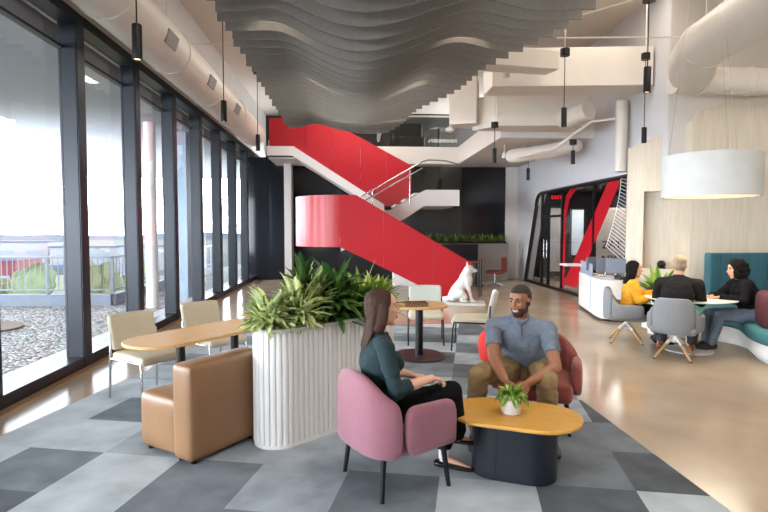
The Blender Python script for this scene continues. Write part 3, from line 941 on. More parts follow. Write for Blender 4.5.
obj('curtain_fabric', M_WHITE, pleats, t, False)
obj('curtain_rail', M_BLACK, lambda b: box(b, -.03, .62, -.04, .05, 2.36, 2.42), t, False)
t = thing('wall_screen', 'pale blue lit screen left of the red diagonal band behind the glass', 'screen', (6.80, 16.4, 0))
obj('screen_face', mat('screen_blue_white', rgb(196, 208, 214), .4, emit=rgb(190, 205, 214), estr=.25), lambda b: box(b, 0, .38, 0, .02, .85, 2.26), t, False)
obj('screen_frame', M_BLACK, lambda b: (box(b, -.04, 0, -.01, .04, .8, 2.3), box(b, .38, .42, -.01, .04, .8, 2.3), box(b, 0, .38, -.01, .04, 2.26, 2.3), box(b, 0, .38, -.01, .04, .8, .85)), t, False)
t = thing('lettered_panel', 'pale beige panel with large black letters behind the glass', 'panel', (6.75, 14.6, 0))
obj('board', mat('beige_board', rgb(176, 168, 156), .6), lambda b: box(b, 0, .9, 0, .03, .2, 2.25), t, False)


def letters(name, s, size, m, parent, loc, rot, depth=.004):
    c = bpy.data.curves.new(name, 'FONT'); c.body = s; c.size = size; c.extrude = depth; c.align_x = 'LEFT'
    o = bpy.data.objects.new(name, c)
    COL.objects.link(o)
    dg = bpy.context.evaluated_depsgraph_get()
    me = bpy.data.meshes.new_from_object(o.evaluated_get(dg))
    me.name = name
    bpy.data.objects.remove(o)
    n = bpy.data.objects.new(name, me); COL.objects.link(n)
    me.materials.clear(); me.materials.append(m)
    n.parent = parent; n.location = loc; n.rotation_euler = rot
    return n


letters('lettering', 'ZAT', .30, M_BLACK, t, (.16, -.008, 1.12), (pi / 2, 0, 0))
letters('lettering', 'NXTR', .30, M_BLACK, t, (.16, -.008, .72), (pi / 2, 0, 0))
t = thing('exit_sign', 'small red glowing EXIT sign above the glass doors', 'sign', (5.62, 15.0, 2.45), radians(-20))
obj('sign_box', M_BLACK, lambda b: box(b, -.03, .33, 0, .04, 0, .2), t, False)
letters('lettering', 'EXIT', .145, mat('exit_red', rgb(255, 40, 40), .5, emit=rgb(255, 30, 40), estr=3.0), t, (-.005, -.006, .05), (pi / 2, 0, 0))
obj('mount', M_BLACK, lambda b: rod(b, (.16, .02, .2), (.16, .02, .52), .012), t)
area_light('meeting_room_fill', (7.4, 14.5, 2.9), 1.2, 4.0, 260, NEUT)  # unseen area light added to brighten the panels behind the glass

# ------------------------------------------------------------------ birch nook wall with niche
NP = [(5.55, 10.12), (5.3, 10.06), (5.18, 9.96), (5.13, 9.83), (5.15, 9.73), (5.32, 9.60), (5.55, 9.45), (5.76, 9.34), (5.98, 9.23), (6.08, 9.2), (6.5, 9.12), (7.9, 9.05)]
NTOP = [3.05, 3.07, 3.1, 3.13, 3.16, 3.24, 3.35, 3.44, 3.55, 3.74, 3.84, 4.1]
I0, I1 = 5, 8


def nook(b):
    n = len(NP)
    ins = []
    for k in range(n):
        tx = Vector((*NP[min(k + 1, n - 1)], 0)) - Vector((*NP[max(k - 1, 0)], 0)); tx.normalize()
        ins.append((NP[k][0] - tx.y * .22 if k > 3 else min(NP[k][0] + .2, 5.6), NP[k][1] + tx.x * .22 if k > 3 else NP[k][1] + .02))
    ZL, ZH = .93, 2.33

    def quad(p, q, z0p, z1p, z0q, z1q, a, c):
        b.faces.new([b.verts.new((*a[p], z0p)), b.verts.new((*a[q], z0q)), b.verts.new((*a[q], z1q)), b.verts.new((*a[p], z1p))])
    for k in range(n - 1):
        if I0 <= k < I1:
            quad(k, k + 1, 0, ZL, 0, ZL, NP, 0)
            quad(k, k + 1, ZH, NTOP[k], ZH, NTOP[k + 1], NP, 0)
            for z in (ZL, ZH):
                b.faces.new([b.verts.new((*NP[k], z)), b.verts.new((*NP[k + 1], z)), b.verts.new((*ins[k + 1], z)), b.verts.new((*ins[k], z))])
        else:
            quad(k, k + 1, 0, NTOP[k], 0, NTOP[k + 1], NP, 0)
        b.faces.new([b.verts.new((*NP[k], NTOP[k])), b.verts.new((*NP[k + 1], NTOP[k + 1])), b.verts.new((*ins[k + 1], NTOP[k + 1])), b.verts.new((*ins[k], NTOP[k]))])
        f = [b.verts.new((*ins[k], 0)), b.verts.new((*ins[k + 1], 0)), b.verts.new((*ins[k + 1], NTOP[k + 1])), b.verts.new((*ins[k], NTOP[k]))]
        b.faces.new(f)
    for k in (I0, I1):
        b.faces.new([b.verts.new((*NP[k], ZL)), b.verts.new((*ins[k], ZL)), b.verts.new((*ins[k], ZH)), b.verts.new((*NP[k], ZH))])
    bmesh.ops.remove_doubles(b, verts=b.verts[:], dist=.0005)


struct(obj('wall_birch_nook', M_BIRCH, nook, angle=30))
# dark speaker in the niche
t = thing('table_speaker', 'round black speaker standing in the niche of the birch wall', 'speaker', (5.62, 9.50, .93))
obj('speaker_body', M_BLACK, lambda b: ell(b, (0, 0, .075), (.075, .075, .075)), t)
obj('base', M_BLACK, lambda b: lathe(b, [(0, 0), (.08, 0), (.085, .02), (0, .02)]), t)

# teal booth
bb = thing('booth_bench', 'curved teal booth bench with a tall channelled back and white base', 'bench', (0, 0, 0))
NCH = 12
for k in range(10):
    x0 = 5.95 + k * .165
    obj('back_channel', M_TEAL, lambda b: rbox(b, x0, x0 + .163, 8.62, 8.80, .43, 1.245, .035, .004), bb, sub=2)
SEAT = [(4.55, 7.80), (5.0, 7.66), (5.30, 7.44), (5.32, 7.12), (5.14, 6.80), (4.96, 6.45), (4.87, 6.10), (4.87, 5.75), (4.98, 5.42), (5.22, 5.15), (5.6, 5.0), (6.6, 4.9), (7.7, 4.9), (7.7, 8.6), (4.55, 8.6)]


def smooth_poly(p, fixed, it=2):
    for _ in range(it):
        q = []
        n = len(p)
        for i in range(n):
            a, b = p[i], p[(i + 1) % n]
            q += [(a[0] * .75 + b[0] * .25, a[1] * .75 + b[1] * .25), (a[0] * .25 + b[0] * .75, a[1] * .25 + b[1] * .75)]
        p = q
    return p


def inset(p, d):
    c = []
    n = len(p)
    for i in range(n):
        a = Vector(p[i - 1]); b = Vector(p[(i + 1) % n]); t_ = (b - a).normalized()
        c.append((p[i][0] - t_.y * d, p[i][1] + t_.x * d))
    return c


SP = smooth_poly(SEAT, None)
area = sum(SP[i - 1][0] * SP[i][1] - SP[i][0] * SP[i - 1][1] for i in range(len(SP)))
SG = 1 if area > 0 else -1


def layered(b, p, lay):
    rows = [[b.verts.new((x, y, z)) for x, y in inset(p, SG * d)] for d, z in lay]
    n = len(p)
    for a, c in zip(rows[:-1], rows[1:]):
        for i in range(n):
            b.faces.new((a[i], a[(i + 1) % n], c[(i + 1) % n], c[i]))
    b.faces.new(rows[0][::-1]); b.faces.new(rows[-1])


obj('seat_cushion', M_TEALSEAT, lambda b: layered(b, SP, [(.03, .255), (0, .285), (0, .37), (.015, .405), (.05, .43)]), bb, angle=60)
obj('base_panel', M_WHITE, lambda b: layered(b, SP, [(.05, .09), (.05, .255)]), bb, angle=60)
obj('plinth', M_WHITE, lambda b: layered(b, SP, [(.14, 0), (.14, .09)]), bb, angle=60)
t = thing('cushion', 'plum cushion with pale pink edge standing on the teal bench', 'cushion', (5.14, 6.40, .43), radians(62))


def cushf(b):
    rbox(b, -.22, .22, -.06, .06, .0, .42, .07, .03)


obj('cover', M_PLUM, cushf, t, sub=2)
obj('piping', M_PINKPIPE, lambda b: tube(b, [(-.20, 0, .03), (-.218, 0, .1), (-.222, 0, .21), (-.218, 0, .32), (-.20, 0, .40), (-.1, 0, .425), (0, 0, .428), (.1, 0, .425), (.2, 0, .4)], .014), t)

# drum lamp
t = thing('drum_lamp', 'big white drum pendant lamp over the round white table', 'pendant lamp', (4.60, 6.72, 2.05))


def ds(b):
    lathe(b, [(.543, 0.0), (.565, .0), (.57, .53), (.545, .53), (.543, 0.0)], n=48)


obj('lamp_shade', M_LAMP, ds, t, angle=50)
obj('diffuser', M_GLOW, lambda b: lathe(b, [(0, .012), (.543, .012), (.543, .022), (0, .022)], n=48), t)
obj('top_cover', M_LAMP, lambda b: lathe(b, [(0, .50), (.545, .50), (.545, .51), (0, .51)], n=48), t)
for q in range(3):
    a = 2 * pi * q / 3 + .3
    obj('hanger_wire', M_CHROME, lambda b: rod(b, (.5 * cos(a), .5 * sin(a), .48), (-.12 + .05 * cos(a), .05 * sin(a), CEIL_Z - 2.06), .0016, n=6), t)
d = bpy.data.lights.new('drum_bulb', 'AREA'); d.shape = 'DISK'; d.size = 1.1; d.energy = 32; d.color = (1, .88, .7)
lo = bpy.data.objects.new('drum_bulb', d); COL.objects.link(lo); lo.parent = t; lo.location = (0, 0, -.01)

# round white table
t = thing('round_table', 'round white meeting table on a white disc foot', 'table', (4.56, 7.0, 0))
obj('tabletop', M_WHITE, lambda b: lathe(b, [(0, .69), (.45, .69), (.55, .705), (.55, .715), (0, .715)], n=48), t)
obj('pedestal', M_WHITE, lambda b: rod(b, (0, 0, .03), (0, 0, .69), .045, n=24), t)
obj('base_disc', M_WHITE, lambda b: lathe(b, [(0, 0), (.30, 0), (.30, .015), (.08, .03), (0, .03)], n=40), t)


# grey swivel chairs (front towards +x)
def swivel(label, loc, rz):
    t = thing('swivel_chair', label, 'chair', loc, rz, group='grey shell chairs at the round table')
    path = []; tops = []; bots = []
    for k in range(25):
        a = radians(-118 + 236 * k / 24)
        r = .30
        x = -.02 - .27 * cos(a) ; y = .30 * sin(a)
        if abs(a) > radians(85):
            x += (abs(a) - radians(85)) * .20
        path.append((x, y))
        w = abs(a) / radians(118)
        up = .5 + .5 * cos(min(1, max(0, (w - .28) / .32)) * pi)
        tops.append(.575 + .215 * up)
        bots.append(.33 + .05 * w)
    obj('backrest', M_GREYF, lambda b: tub(b, path[7:18], tops[7:18], bots[7:18], .06, -.0), t, sub=2)
    obj('armrest', M_GREYF, lambda b: tub(b, path[:8], [q - .0 for q in tops[:8]], bots[:8], .055, .0), t, sub=2)
    obj('armrest', M_GREYF, lambda b: tub(b, path[17:], tops[17:], bots[17:], .055, .0), t, sub=2)
    obj('seat', M_GREYF, lambda b: rbox(b, -.25, .26, -.26, .26, .33, .43, .07, .01), t, sub=2)
    obj('hub', M_WHITE, lambda b: (rod(b, (0, 0, .22), (0, 0, .33), .03), rod(b, (0, 0, .20), (0, 0, .27), .05, .04)), t)
    for q in range(4):
        a = pi / 4 + q * pi / 2
        lg = obj('leg', M_WOODLEG, lambda b: rod(b, (.12 * cos(a), .12 * sin(a), .185), (.29 * cos(a), .29 * sin(a), .01), .02, .014, n=14), t)
        obj('leg_bracket', M_WHITE, lambda b: rod(b, (.02 * cos(a), .02 * sin(a), .26), (.125 * cos(a), .125 * sin(a), .18), .022, .021, n=14), lg)
        obj('glide', M_BLACK, lambda b: rod(b, (.29 * cos(a), .29 * sin(a), 0), (.29 * cos(a), .29 * sin(a), .012), .014, n=12), lg)
    return t


c1 = swivel('grey shell chair on wooden legs holding the man in the dark jacket', (4.12, 6.62, 0), radians(52))
c2 = dup(c1, (4.0, 7.62, 0), radians(-25), 'grey shell chair on wooden legs holding the woman in yellow')

# reception desk
t = thing('reception_desk', 'curved white reception desk with a pale blue side panel', 'desk', (0, 0, 0))
DP = smooth_poly([(5.0, 11.3), (4.86, 11.4), (4.62, 10.3), (4.42, 9.42), (4.5, 9.26), (4.98, 9.2), (5.0, 9.6)], None, 2)
obj('desk_body', M_WHITE, lambda b: prism(b, DP, .05, .74), t, angle=30)
obj('toe_kick', M_BLACK, lambda b: prism(b, inset(DP, .03 * (1 if sum(DP[i - 1][0] * DP[i][1] - DP[i][0] * DP[i - 1][1] for i in range(len(DP))) > 0 else -1)), 0, .05), t)
obj('side_panel', mat('pale_blue_acrylic', rgb(160, 176, 198), .3, var=.04), lambda b: prism(b, [(4.95, 11.35), (4.92, 11.36), (4.56, 10.05), (4.59, 10.04)], .12, .98), t, False, bev=.005)
obj('side_shelf', M_WHITE, lambda b: box(b, 4.55, 4.95, 11.2, 11.6, .86, .9), t, False)
for n, (x, y, rz, lb) in enumerate(((4.74, 10.35, .3, 'leftmost grey desk monitor on the reception desk, seen from behind'), (4.80, 9.95, -.1, 'middle grey desk monitor on the reception desk'), (4.82, 9.6, -.5, 'smaller grey monitor on the reception desk nearest the woman in yellow'))):
    t = thing('monitor', lb, 'monitor', (x, y, .74), rz)
    obj('screen', mat('monitor_grey', rgb(112, 120, 134), .4), lambda b: box(b, -.17, .17, -.015, .015, .10, .36), t, False, bev=.006)
    obj('stand', M_CHROME, lambda b: (rod(b, (0, .02, .0), (0, .02, .2), .015), box(b, -.08, .08, -.05, .08, 0, .012)), t)
t = thing('desk_bottle', 'small red bottle standing beside the monitors on the reception desk', 'bottle', (4.93, 9.75, .74))
obj('bottle_body', M_REDF, lambda b: lathe(b, [(0, 0), (.03, 0), (.03, .16), (.012, .2), (.012, .22), (0, .22)], n=16), t)
obj('cap', M_BLACK, lambda b: rod(b, (0, 0, .22), (0, 0, .245), .014), t)
t = thing('desk_phone', 'black desk phone on the near end of the reception desk', 'phone', (4.84, 9.42, .74), .4)
obj('phone_body', M_BLACK, lambda b: box(b, -.1, .1, -.08, .08, 0, .05), t, False, bev=.01)
obj('handset', M_BLACK, lambda b: tube(b, [(-.09, -.05, .06), (-.09, 0, .085), (-.09, .06, .06)], .02), t)

# ------------------------------------------------------------------ oak table with its chairs by the windows
t = thing('oak_table', 'long rounded oak table by the windows with dark columns', 'table', (-1.35, 5.05, 0), radians(54.5))
obj('tabletop', M_OAK, lambda b: prism(b, stadium(1.56, .60, .30), .672, .70), t, bev=.006)
for x in (-.28, .34):
    p = obj('pedestal', M_BLACK, lambda b: rod(b, (x, 0, .02), (x, 0, .672), .038, n=20), t)
    obj('foot_disc', M_BLACK, lambda b: lathe(b, [(0, 0), (.2, 0), (.2, .012), (.05, .022), (0, .022)], c=(x, 0, 0)), p)


def dining(label, loc, rz, seatm=M_BEIGEF, backm=M_BEIGEF, frame=M_CHROME, group=None):
    """upholstered side chair, front towards +x"""
    t = thing('side_chair', label, 'chair', loc, rz, group)

    def seatf(b):
        rbox(b, -.24, .25, -.24, .24, .385, .455, .04, .008)
        for v in b.verts:
            if v.co.x > .2: v.co.z -= .015
    obj('seat', seatm, seatf, t, sub=2)

    def backf(b):
        rbox(b, -.30, -.235, -.24, .24, .47, .80, .045, .006)
        for v in b.verts:
            v.co.x -= (v.co.z - .47) * .22 - .10 * (v.co.y / .24) ** 2 * .35
    obj('backrest', backm, backf, t, sub=2)
    for s in (-1, 1):
        obj('leg', frame, lambda b: tube(b, [(.215, s * .235, .40), (.235, s * .245, .3), (.25, s * .25, .008)], .011), t)
        obj('leg', frame, lambda b: tube(b, [(-.255, s * .245, .62), (-.25, s * .25, .40), (-.27, s * .255, .008)], .011), t)
        obj('side_rail', frame, lambda b: tube(b, [(-.25, s * .25, .39), (.215, s * .238, .39)], .011), t)
    return t


dc = dining('oatmeal side chair nearest the window at the left end of the oak table', (-1.98, 5.36, 0), radians(-36))
dup(dc, (-1.53, 6.12, 0), radians(-40), 'oatmeal side chair behind the oak table, right of its neighbour')

# tan leather lounge chair: seat towards -n
t = thing('leather_lounge_chair', 'blocky tan leather lounge chair with its back to the white planter', 'armchair', (-1.10, 3.69, 0), radians(55.5))
# local x runs along the back, local y away from the planter


def leather_back(b):
    rbox(b, 0, .66, 0, .19, .035, .70, .045, .012)


def leather_seat(b):
    rbox(b, .03, .63, .185, .60, .035, .435, .06, .014)


obj('backrest', M_LEATHER, leather_back, t, sub=2)
obj('seat', M_LEATHER, leather_seat, t, sub=2)
for x, y in ((.06, .05), (.6, .05), (.08, .54), (.58, .54), (.06, .17)):
    obj('foot', M_BLACK, lambda b: rod(b, (x, y, 0), (x, y, .045), .022, .026), t)

# ------------------------------------------------------------------ fluted planter
PA = radians(41.6)
PL, PW = 1.38, .36
pdir = Vector((cos(PA), sin(PA), 0)); pn = Vector((sin(PA), -cos(PA), 0))
pc = Vector((-.455, 4.0, 0)) - pn * (PW / 2) + pdir * (PL / 2 - PW / 2)
t = thing('planter', 'long white fluted planter with rounded ends full of plants', 'planter', pc, PA)


def flutes(b):
    base = stadium(PL, PW, n=10)
    # resample outline evenly and press flutes into it
    pts = []
    per = []
    n = len(base)
    tot = 0
    for i in range(n):
        a = Vector(base[i]); c = Vector(base[(i + 1) % n]); per.append((tot, a, c)); tot += (c - a).length
    NF = int(tot / .047)
    for k in range(NF):
        for u, dd in ((0, 0.013), (.14, 0.0), (.5, -.003), (.86, 0.0)):
            s = (k + u) / NF * tot
            for s0, a, c in per:
                ln = (c - a).length
                if s0 <= s < s0 + ln:
                    p = a + (c - a) * ((s - s0) / ln); tt = (c - a).normalized()
                    pts.append((p.x - tt.y * dd, p.y + tt.x * dd)); break
    prism(b, pts, .03, .875)


obj('planter_body', M_WHITE, flutes, t, angle=22)
obj('plinth', M_WHITE, lambda b: prism(b, stadium(PL + .0, PW + .0), 0, .035), t)


def rimf(b):
    o_ = stadium(PL + .02, PW + .02); i_ = stadium(PL - .06, PW - .06)
    A = [[b.verts.new((x, y, z)) for x, y in p] for p, z in ((o_, .87), (o_, .90), (i_, .90), (i_, .80))]
    n = len(o_)
    for a, c in zip(A[:-1], A[1:]):
        for i in range(n):
            b.faces.new((a[i], a[(i + 1) % n], c[(i + 1) % n], c[i]))


obj('rim', mat('planter_rim', rgb(196, 192, 182), .5), rimf, t, angle=30)
obj('soil', M_SOIL, lambda b: prism(b, stadium(PL - .05, PW - .05), .80, .872), t)


def leaf(b, base, d, length, width, droop, mi_mid=0, mi_edge=0, n=6, twist=0.0, shape=.9):
    d = Vector(d).normalized()
    s = d.cross(Vector((0, 0, 1)))
    if s.length < 1e-3:
        s = Vector((1, 0, 0))
    s.normalize()
    s = Matrix.Rotation(twist, 3, d) @ s
    p = Vector(base); rows = []
    dd = d.copy()
    for k in range(n + 1):
        q = k / n
        w = width * (sin(pi * min(1, .12 + .88 * q) ** shape) ** .8 if q < 1 else 0) * .5
        up = s.cross(dd).normalized()
        if k == n:
            rows.append([b.verts.new(p)])
        else:
            rows.append([b.verts.new(p + s * w + up * w * .35), b.verts.new(p + s * w * .45 + up * w * .1), b.verts.new(p), b.verts.new(p - s * w * .45 + up * w * .1), b.verts.new(p - s * w + up * w * .35)])
        dd = (dd - Vector((0, 0, 1)) * droop / n).normalized()
        p = p + dd * (length / n)
    for a, c in zip(rows[:-1], rows[1:]):
        for i in range(4):
            q = [a[i], a[i + 1], c[min(i + 1, len(c) - 1)], c[min(i, len(c) - 1)]]
            q = list(dict.fromkeys(q))
            f = b.faces.new(q); f.material_index = mi_mid if i in (1, 2) else mi_edge


def leaf_mat(name, c, var=.2):
    return mat(name, c, 0.42, var=var, vscale=14, spec=.4)


L_DARK = leaf_mat('dark_green_leaf', rgb(44, 78, 34)); L_MID = leaf_mat('mid_green_leaf', rgb(98, 130, 58))
L_PALE = leaf_mat('pale_yellow_green_leaf', rgb(212, 218, 150)); L_SILV = leaf_mat('silver_green_leaf', rgb(186, 198, 150)); L_LIME = leaf_mat('lime_leaf', rgb(140, 172, 58))
L_STEM = leaf_mat('plant_stem', rgb(92, 96, 58))


def rosette(name, label, parent_loc, nl, ln, wd, mats, up=(.25, 1.2), droop=1.1, seed=1, z=.86, spread=.05, stems=3, group='foliage plants in the white planter', cat='plant', stemh=.12):
    rnd = random.Random(seed)
    t = thing(name, label, cat, (*parent_loc, z), group=group)

    def stemf(b):
        for q in range(stems):
            a = rnd.uniform(0, 6.28)
            rod(b, (spread * cos(a) * .5, spread * sin(a) * .5, -.03), (spread * cos(a), spread * sin(a), stemh + .04), .011, .008, n=8)

    def fol(b):
        for q in range(nl):
            a = q * 2.39996 + rnd.uniform(-.3, .3)
            e = up[0] + (up[1] - up[0]) * (q / nl) + rnd.uniform(-.12, .12)
            h = stemh * rnd.uniform(.1, 1) * (.4 + .6 * q / nl)
            l = ln * rnd.uniform(.75, 1.12)
            mm = rnd.choice(mats)
            leaf(b, (spread * cos(a) * .8, spread * sin(a) * .8, h), (cos(a) * cos(e), sin(a) * cos(e), sin(e)), l, wd * rnd.uniform(.8, 1.15), droop * rnd.uniform(.6, 1.2), mm[0], mm[1], twist=rnd.uniform(-.4, .4))
    obj('foliage', [L_DARK, L_MID, L_PALE, L_SILV, L_LIME, L_STEM], fol, t, angle=80)
    obj('stem', L_STEM, stemf, t)
    return t


def on_planter(s, off=0.0):
    """s metres along the planter from its near end"""
    p = pc + pdir * (s - PL / 2) - pn * off
    return (p.x, p.y)


rosette('aglaonema', 'pale silver-green bushy plant at the near left end of the planter', on_planter(.13, .02), 170, .20, .055, [(2, 3), (3, 2), (3, 3), (2, 1), (2, 2)], up=(-.05, 1.3), droop=.7, seed=3, stemh=.24, spread=.07)
rosette('aglaonema', 'pale yellow-green bushy plant, second from the near end of the planter', on_planter(.36, -.03), 180, .21, .056, [(2, 1), (2, 3), (2, 2), (2, 3)], up=(-.05, 1.3), droop=.7, seed=5, stemh=.30, spread=.07)
rosette('dracaena', 'tallest dark green plant in the planter with a high leafy tip', on_planter(.50, .09), 90, .22, .055, [(0, 1), (1, 0), (0, 0)], up=(-.1, 1.4), droop=.5, seed=8, stemh=.42, stems=2, spread=.03)
rosette('aglaonema', 'creamy green plant between the two tall dark ones in the planter', on_planter(.55, .02), 130, .21, .056, [(3, 1), (2, 3)], up=(.2, 1.3), droop=.7, seed=12, stemh=.38, spread=.06)
rosette('dracaena', 'broad dark green long-leaved plant at the middle of the planter', on_planter(.72, -.02), 110, .30, .068, [(0, 0), (0, 1), (1, 0)], up=(-.05, 1.35), droop=.8, seed=15, stemh=.38, spread=.06)
rosette('dracaena', 'dark drooping plant in the planter just behind the woman', on_planter(.93, .02), 100, .27, .055, [(0, 0), (0, 1)], up=(.0, 1.3), droop=1.0, seed=18, stemh=.18)
rosette('aglaonema', 'lime green plant in the planter above the woman', on_planter(1.08, .03), 140, .25, .05, [(4, 4), (2, 4), (4, 1)], up=(.15, 1.35), droop=.7, seed=21, stemh=.27, spread=.06)
rosette('aglaonema', 'yellow-green plant at the far end of the planter', on_planter(1.26, .02), 120, .25, .05, [(2, 4), (4, 4), (3, 1)], up=(.15, 1.3), droop=.8, seed=24, stemh=.2)
# plants on the low wall at the back
for k in range(9):
    rosette('fern', ('green leafy plant in the trough on the booth wall, ' + ordinal(k) + ' from its left end'), (2.45 + k * .29, 17.15), 30, .25, .05, [(1, 1), (0, 1), (4, 1)], up=(.35, 1.4), droop=.5, seed=60 + k, z=1.24, stemh=.06, group='plants in the trough at the back')
# plant behind the round table
t = thing('floor_pot', 'white pot behind the round table holding a green plant', 'pot', (4.74, 8.05, .43))
obj('pot_body', M_POT, lambda b: lathe(b, [(0, 0), (.1, 0), (.13, .2), (.115, .2), (.1, .17), (0, .17)], n=28), t)
obj('soil', M_SOIL, lambda b: lathe(b, [(0, .165), (.105, .165), (.105, .175), (0, .178)], n=24), t)
rosette('leafy_plant', 'fresh green plant rising behind the man in the dark jacket', (4.74, 8.05), 34, .46, .095, [(4, 1), (1, 4), (4, 4)], up=(.2, 1.35), droop=.7, seed=33, z=.60, stemh=.06, group=None)

# ------------------------------------------------------------------ coffee table and its potted plant
CT = radians(-24)
t = thing('coffee_table', 'low honey oak coffee table on a dark oval drum between the two sitters', 'table', (1.08, 3.50, 0), CT)
obj('tabletop', M_OAKY, lambda b: prism(b, stadium(.87, .57, .275), .385, .41), t, bev=.008)


def drumb(b):
    o_ = stadium(.56, .36, .17, n=8)
    prism(b, o_, .01, .385)


obj('base_drum', M_NAVY, drumb, t, angle=25)
obj('seam', M_BLACK, lambda b: box(b, -.093, -.088, -.1815, -.178, .012, .384), t, False)
obj('plinth', M_BLACK, lambda b: prism(b, stadium(.54, .34, .16), 0, .012), t)
t = thing('plant_pot', 'small white pot with a green plant on the coffee table', 'pot', (1.06, 3.50, .41))
obj('pot_body', M_POT, lambda b: lathe(b, [(0, 0), (.058, 0), (.066, .01), (.072, .125), (.066, .128), (.062, .11), (0, .108)], n=32), t)
obj('soil', M_SOIL, lambda b: lathe(b, [(0, .10), (.063, .10), (.063, .112), (0, .116)], n=24), t)


def potfol(b):
    rnd = random.Random(4)
    for q in range(120):
        a = q * 2.39996; e = .35 + 1.05 * q / 120
        leaf(b, (.035 * cos(a), .035 * sin(a), .10 + .035 * rnd.random()), (cos(a) * cos(e), sin(a) * cos(e), sin(e)), rnd.uniform(.05, .085), rnd.uniform(.026, .038), rnd.uniform(.8, 2.2), rnd.choice([4, 4, 1, 2]), rnd.choice([4, 1]), n=5)
    for q in range(7):
        a = q * .9 + .2
        leaf(b, (.055 * cos(a), .055 * sin(a), .12), (cos(a), sin(a), .1), rnd.uniform(.08, .11), .05, 2.2, 4, 1, n=5)


obj('foliage', [L_DARK, L_MID, L_PALE, L_SILV, L_LIME, L_STEM], potfol, t, angle=80)


# ------------------------------------------------------------------ upholstered tub chairs of the front pair (front towards +x)
def tub_chair(label, loc, rz, m, group=None):
    t = thing('tub_chair', label, 'armchair', loc, rz, group)
    W, D = .30, .27
    path = []; tops = []; bots = []
    ctrl = [(.27, -.315), (.14, -.32), (.0, -.322), (-.12, -.318), (-.20, -.29), (-.262, -.23), (-.29, -.14), (-.30, 0), (-.29, .14), (-.262, .23), (-.20, .29), (-.12, .318), (.0, .322), (.14, .32), (.27, .315)]
    tp = [.595, .59, .585, .585, .62, .69, .74, .755, .74, .69, .62, .585, .585, .59, .595]
    bt = [.33, .30, .285, .275, .272, .272, .275, .28, .275, .272, .272, .275, .285, .30, .33]
    # back shell
    obj('backrest', m, lambda b: tub(b, ctrl[3:12], [q + .01 for q in tp[3:12]], bt[3:12], .085, .012), t, sub=2)
    obj('armrest', m, lambda b: tub(b, ctrl[:4], tp[:4], bt[:4], .08, 0.0), t, sub=2)
    obj('armrest', m, lambda b: tub(b, ctrl[11:], tp[11:], bt[11:], .08, 0.0), t, sub=2)
    obj('seat', m, lambda b: rbox(b, -.27, .31, -.285, .285, .27, .42, .06, .012), t, sub=2)
    for x, y, dx, dy in ((.22, -.24, .03, -.03), (.22, .24, .03, .03), (-.2, -.22, -.03, -.03), (-.2, .22, -.03, .03)):
        obj('leg', M_BLACK, lambda b: rod(b, (x, y, .29), (x + dx, y + dy, 0), .018, .014, n=14), t)
    return t


tub_chair('mauve tub chair on thin black legs under the woman', (.265, 3.46, 0), radians(27), M_MAUVE)
tub_chair('rust tub chair on thin black legs under the man', (1.55, 4.42, 0), radians(-112), M_RUST)
# red ottoman behind the man
t = thing('ottoman', 'bright red round ottoman chair behind the man', 'ottoman', (1.71, 6.1, 0))
obj('cushion', M_REDF, lambda b: lathe(b, [(0, .10), (.17, .10), (.235, .14), (.255, .27), (.245, .40), (.19, .46), (0, .47)], n=36), t, angle=80)
for q in range(4):
    a = pi / 4 + q * pi / 2
    obj('leg', M_BLACK, lambda b: rod(b, (.15 * cos(a), .15 * sin(a), .11), (.17 * cos(a), .17 * sin(a), 0), .018, .014), t)

# ------------------------------------------------------------------ second oak table with pale chairs
t = thing('pedestal_table', 'oak pedestal table on a dark oval foot beside the dog statue', 'table', (.86, 6.86, 0), radians(6))
obj('tabletop', M_OAK, lambda b: prism(b, stadium(.70, .72, .30), .655, .68), t, bev=.006)
obj('pedestal', M_BLACK, lambda b: rod(b, (0, 0, .02), (0, 0, .655), .05, n=20), t)
obj('foot_disc', M_DISC, lambda b: prism(b, stadium(.62, .74, .28), 0, .025), t, bev=.008)
t = thing('wooden_tray', 'small brown slatted tray on the pedestal table', 'tray', (.80, 6.70, .68))
obj('tray_base', mat('walnut', rgb(112, 84, 58), .5, var=.15, vscale=12), lambda b: box(b, -.14, .14, -.09, .09, 0, .015), t, False)
for q in (-.09, .08):
    obj('tray_side', MATS['walnut'], lambda b: box(b, -.14, .14, q, q + .01, .015, .05), t, False)
for q in range(4):
    obj('divider', MATS['walnut'], lambda b: box(b, -.13 + q * .085, -.12 + q * .085, -.08, .08, .015, .045), t, False)
dA = dining('pale sage side chair behind the pedestal table facing the camera', (1.06, 7.72, 0), radians(-96), M_BEIGEF, M_SAGEF, M_BLACK)
dB = dup(dA, (1.64, 7.30, 0), radians(164), 'pale sage side chair in profile between the pedestal table and the man')

# far small table with burgundy chair
t = thing('far_table', 'small far table with a wooden top behind the stair foot', 'table', (3.62, 15.6, 0))
obj('tabletop', mat('far_table_top', rgb(150, 120, 92), .5), lambda b: prism(b, stadium(.8, .5, .1), .68, .71), t)
obj('pedestal', M_BLACK, lambda b: rod(b, (0, 0, .02), (0, 0, .68), .04), t)
obj('foot_disc', M_BLACK, lambda b: rod(b, (0, 0, 0), (0, 0, .02), .24, n=24), t)
t = thing('office_chair', 'burgundy far chair beside the small far table', 'chair', (4.12, 15.3, 0), radians(150))
M_BURG = mat('burgundy_wool', rgb(120, 50, 50), .8, var=.06)
obj('seat', M_BURG, lambda b: rbox(b, -.24, .24, -.24, .24, .38, .47, .05), t, sub=1)
obj('backrest', M_BURG, lambda b: rbox(b, -.28, -.22, -.23, .23, .42, .86, .03), t, sub=1)
obj('stem', M_CHROME, lambda b: rod(b, (0, 0, .1), (0, 0, .38), .025), t)
for q in range(4):
    a = pi / 4 + q * pi / 2
    obj('leg', M_CHROME, lambda b: rod(b, (0, 0, .1), (.28 * cos(a), .28 * sin(a), .015), .016), t)
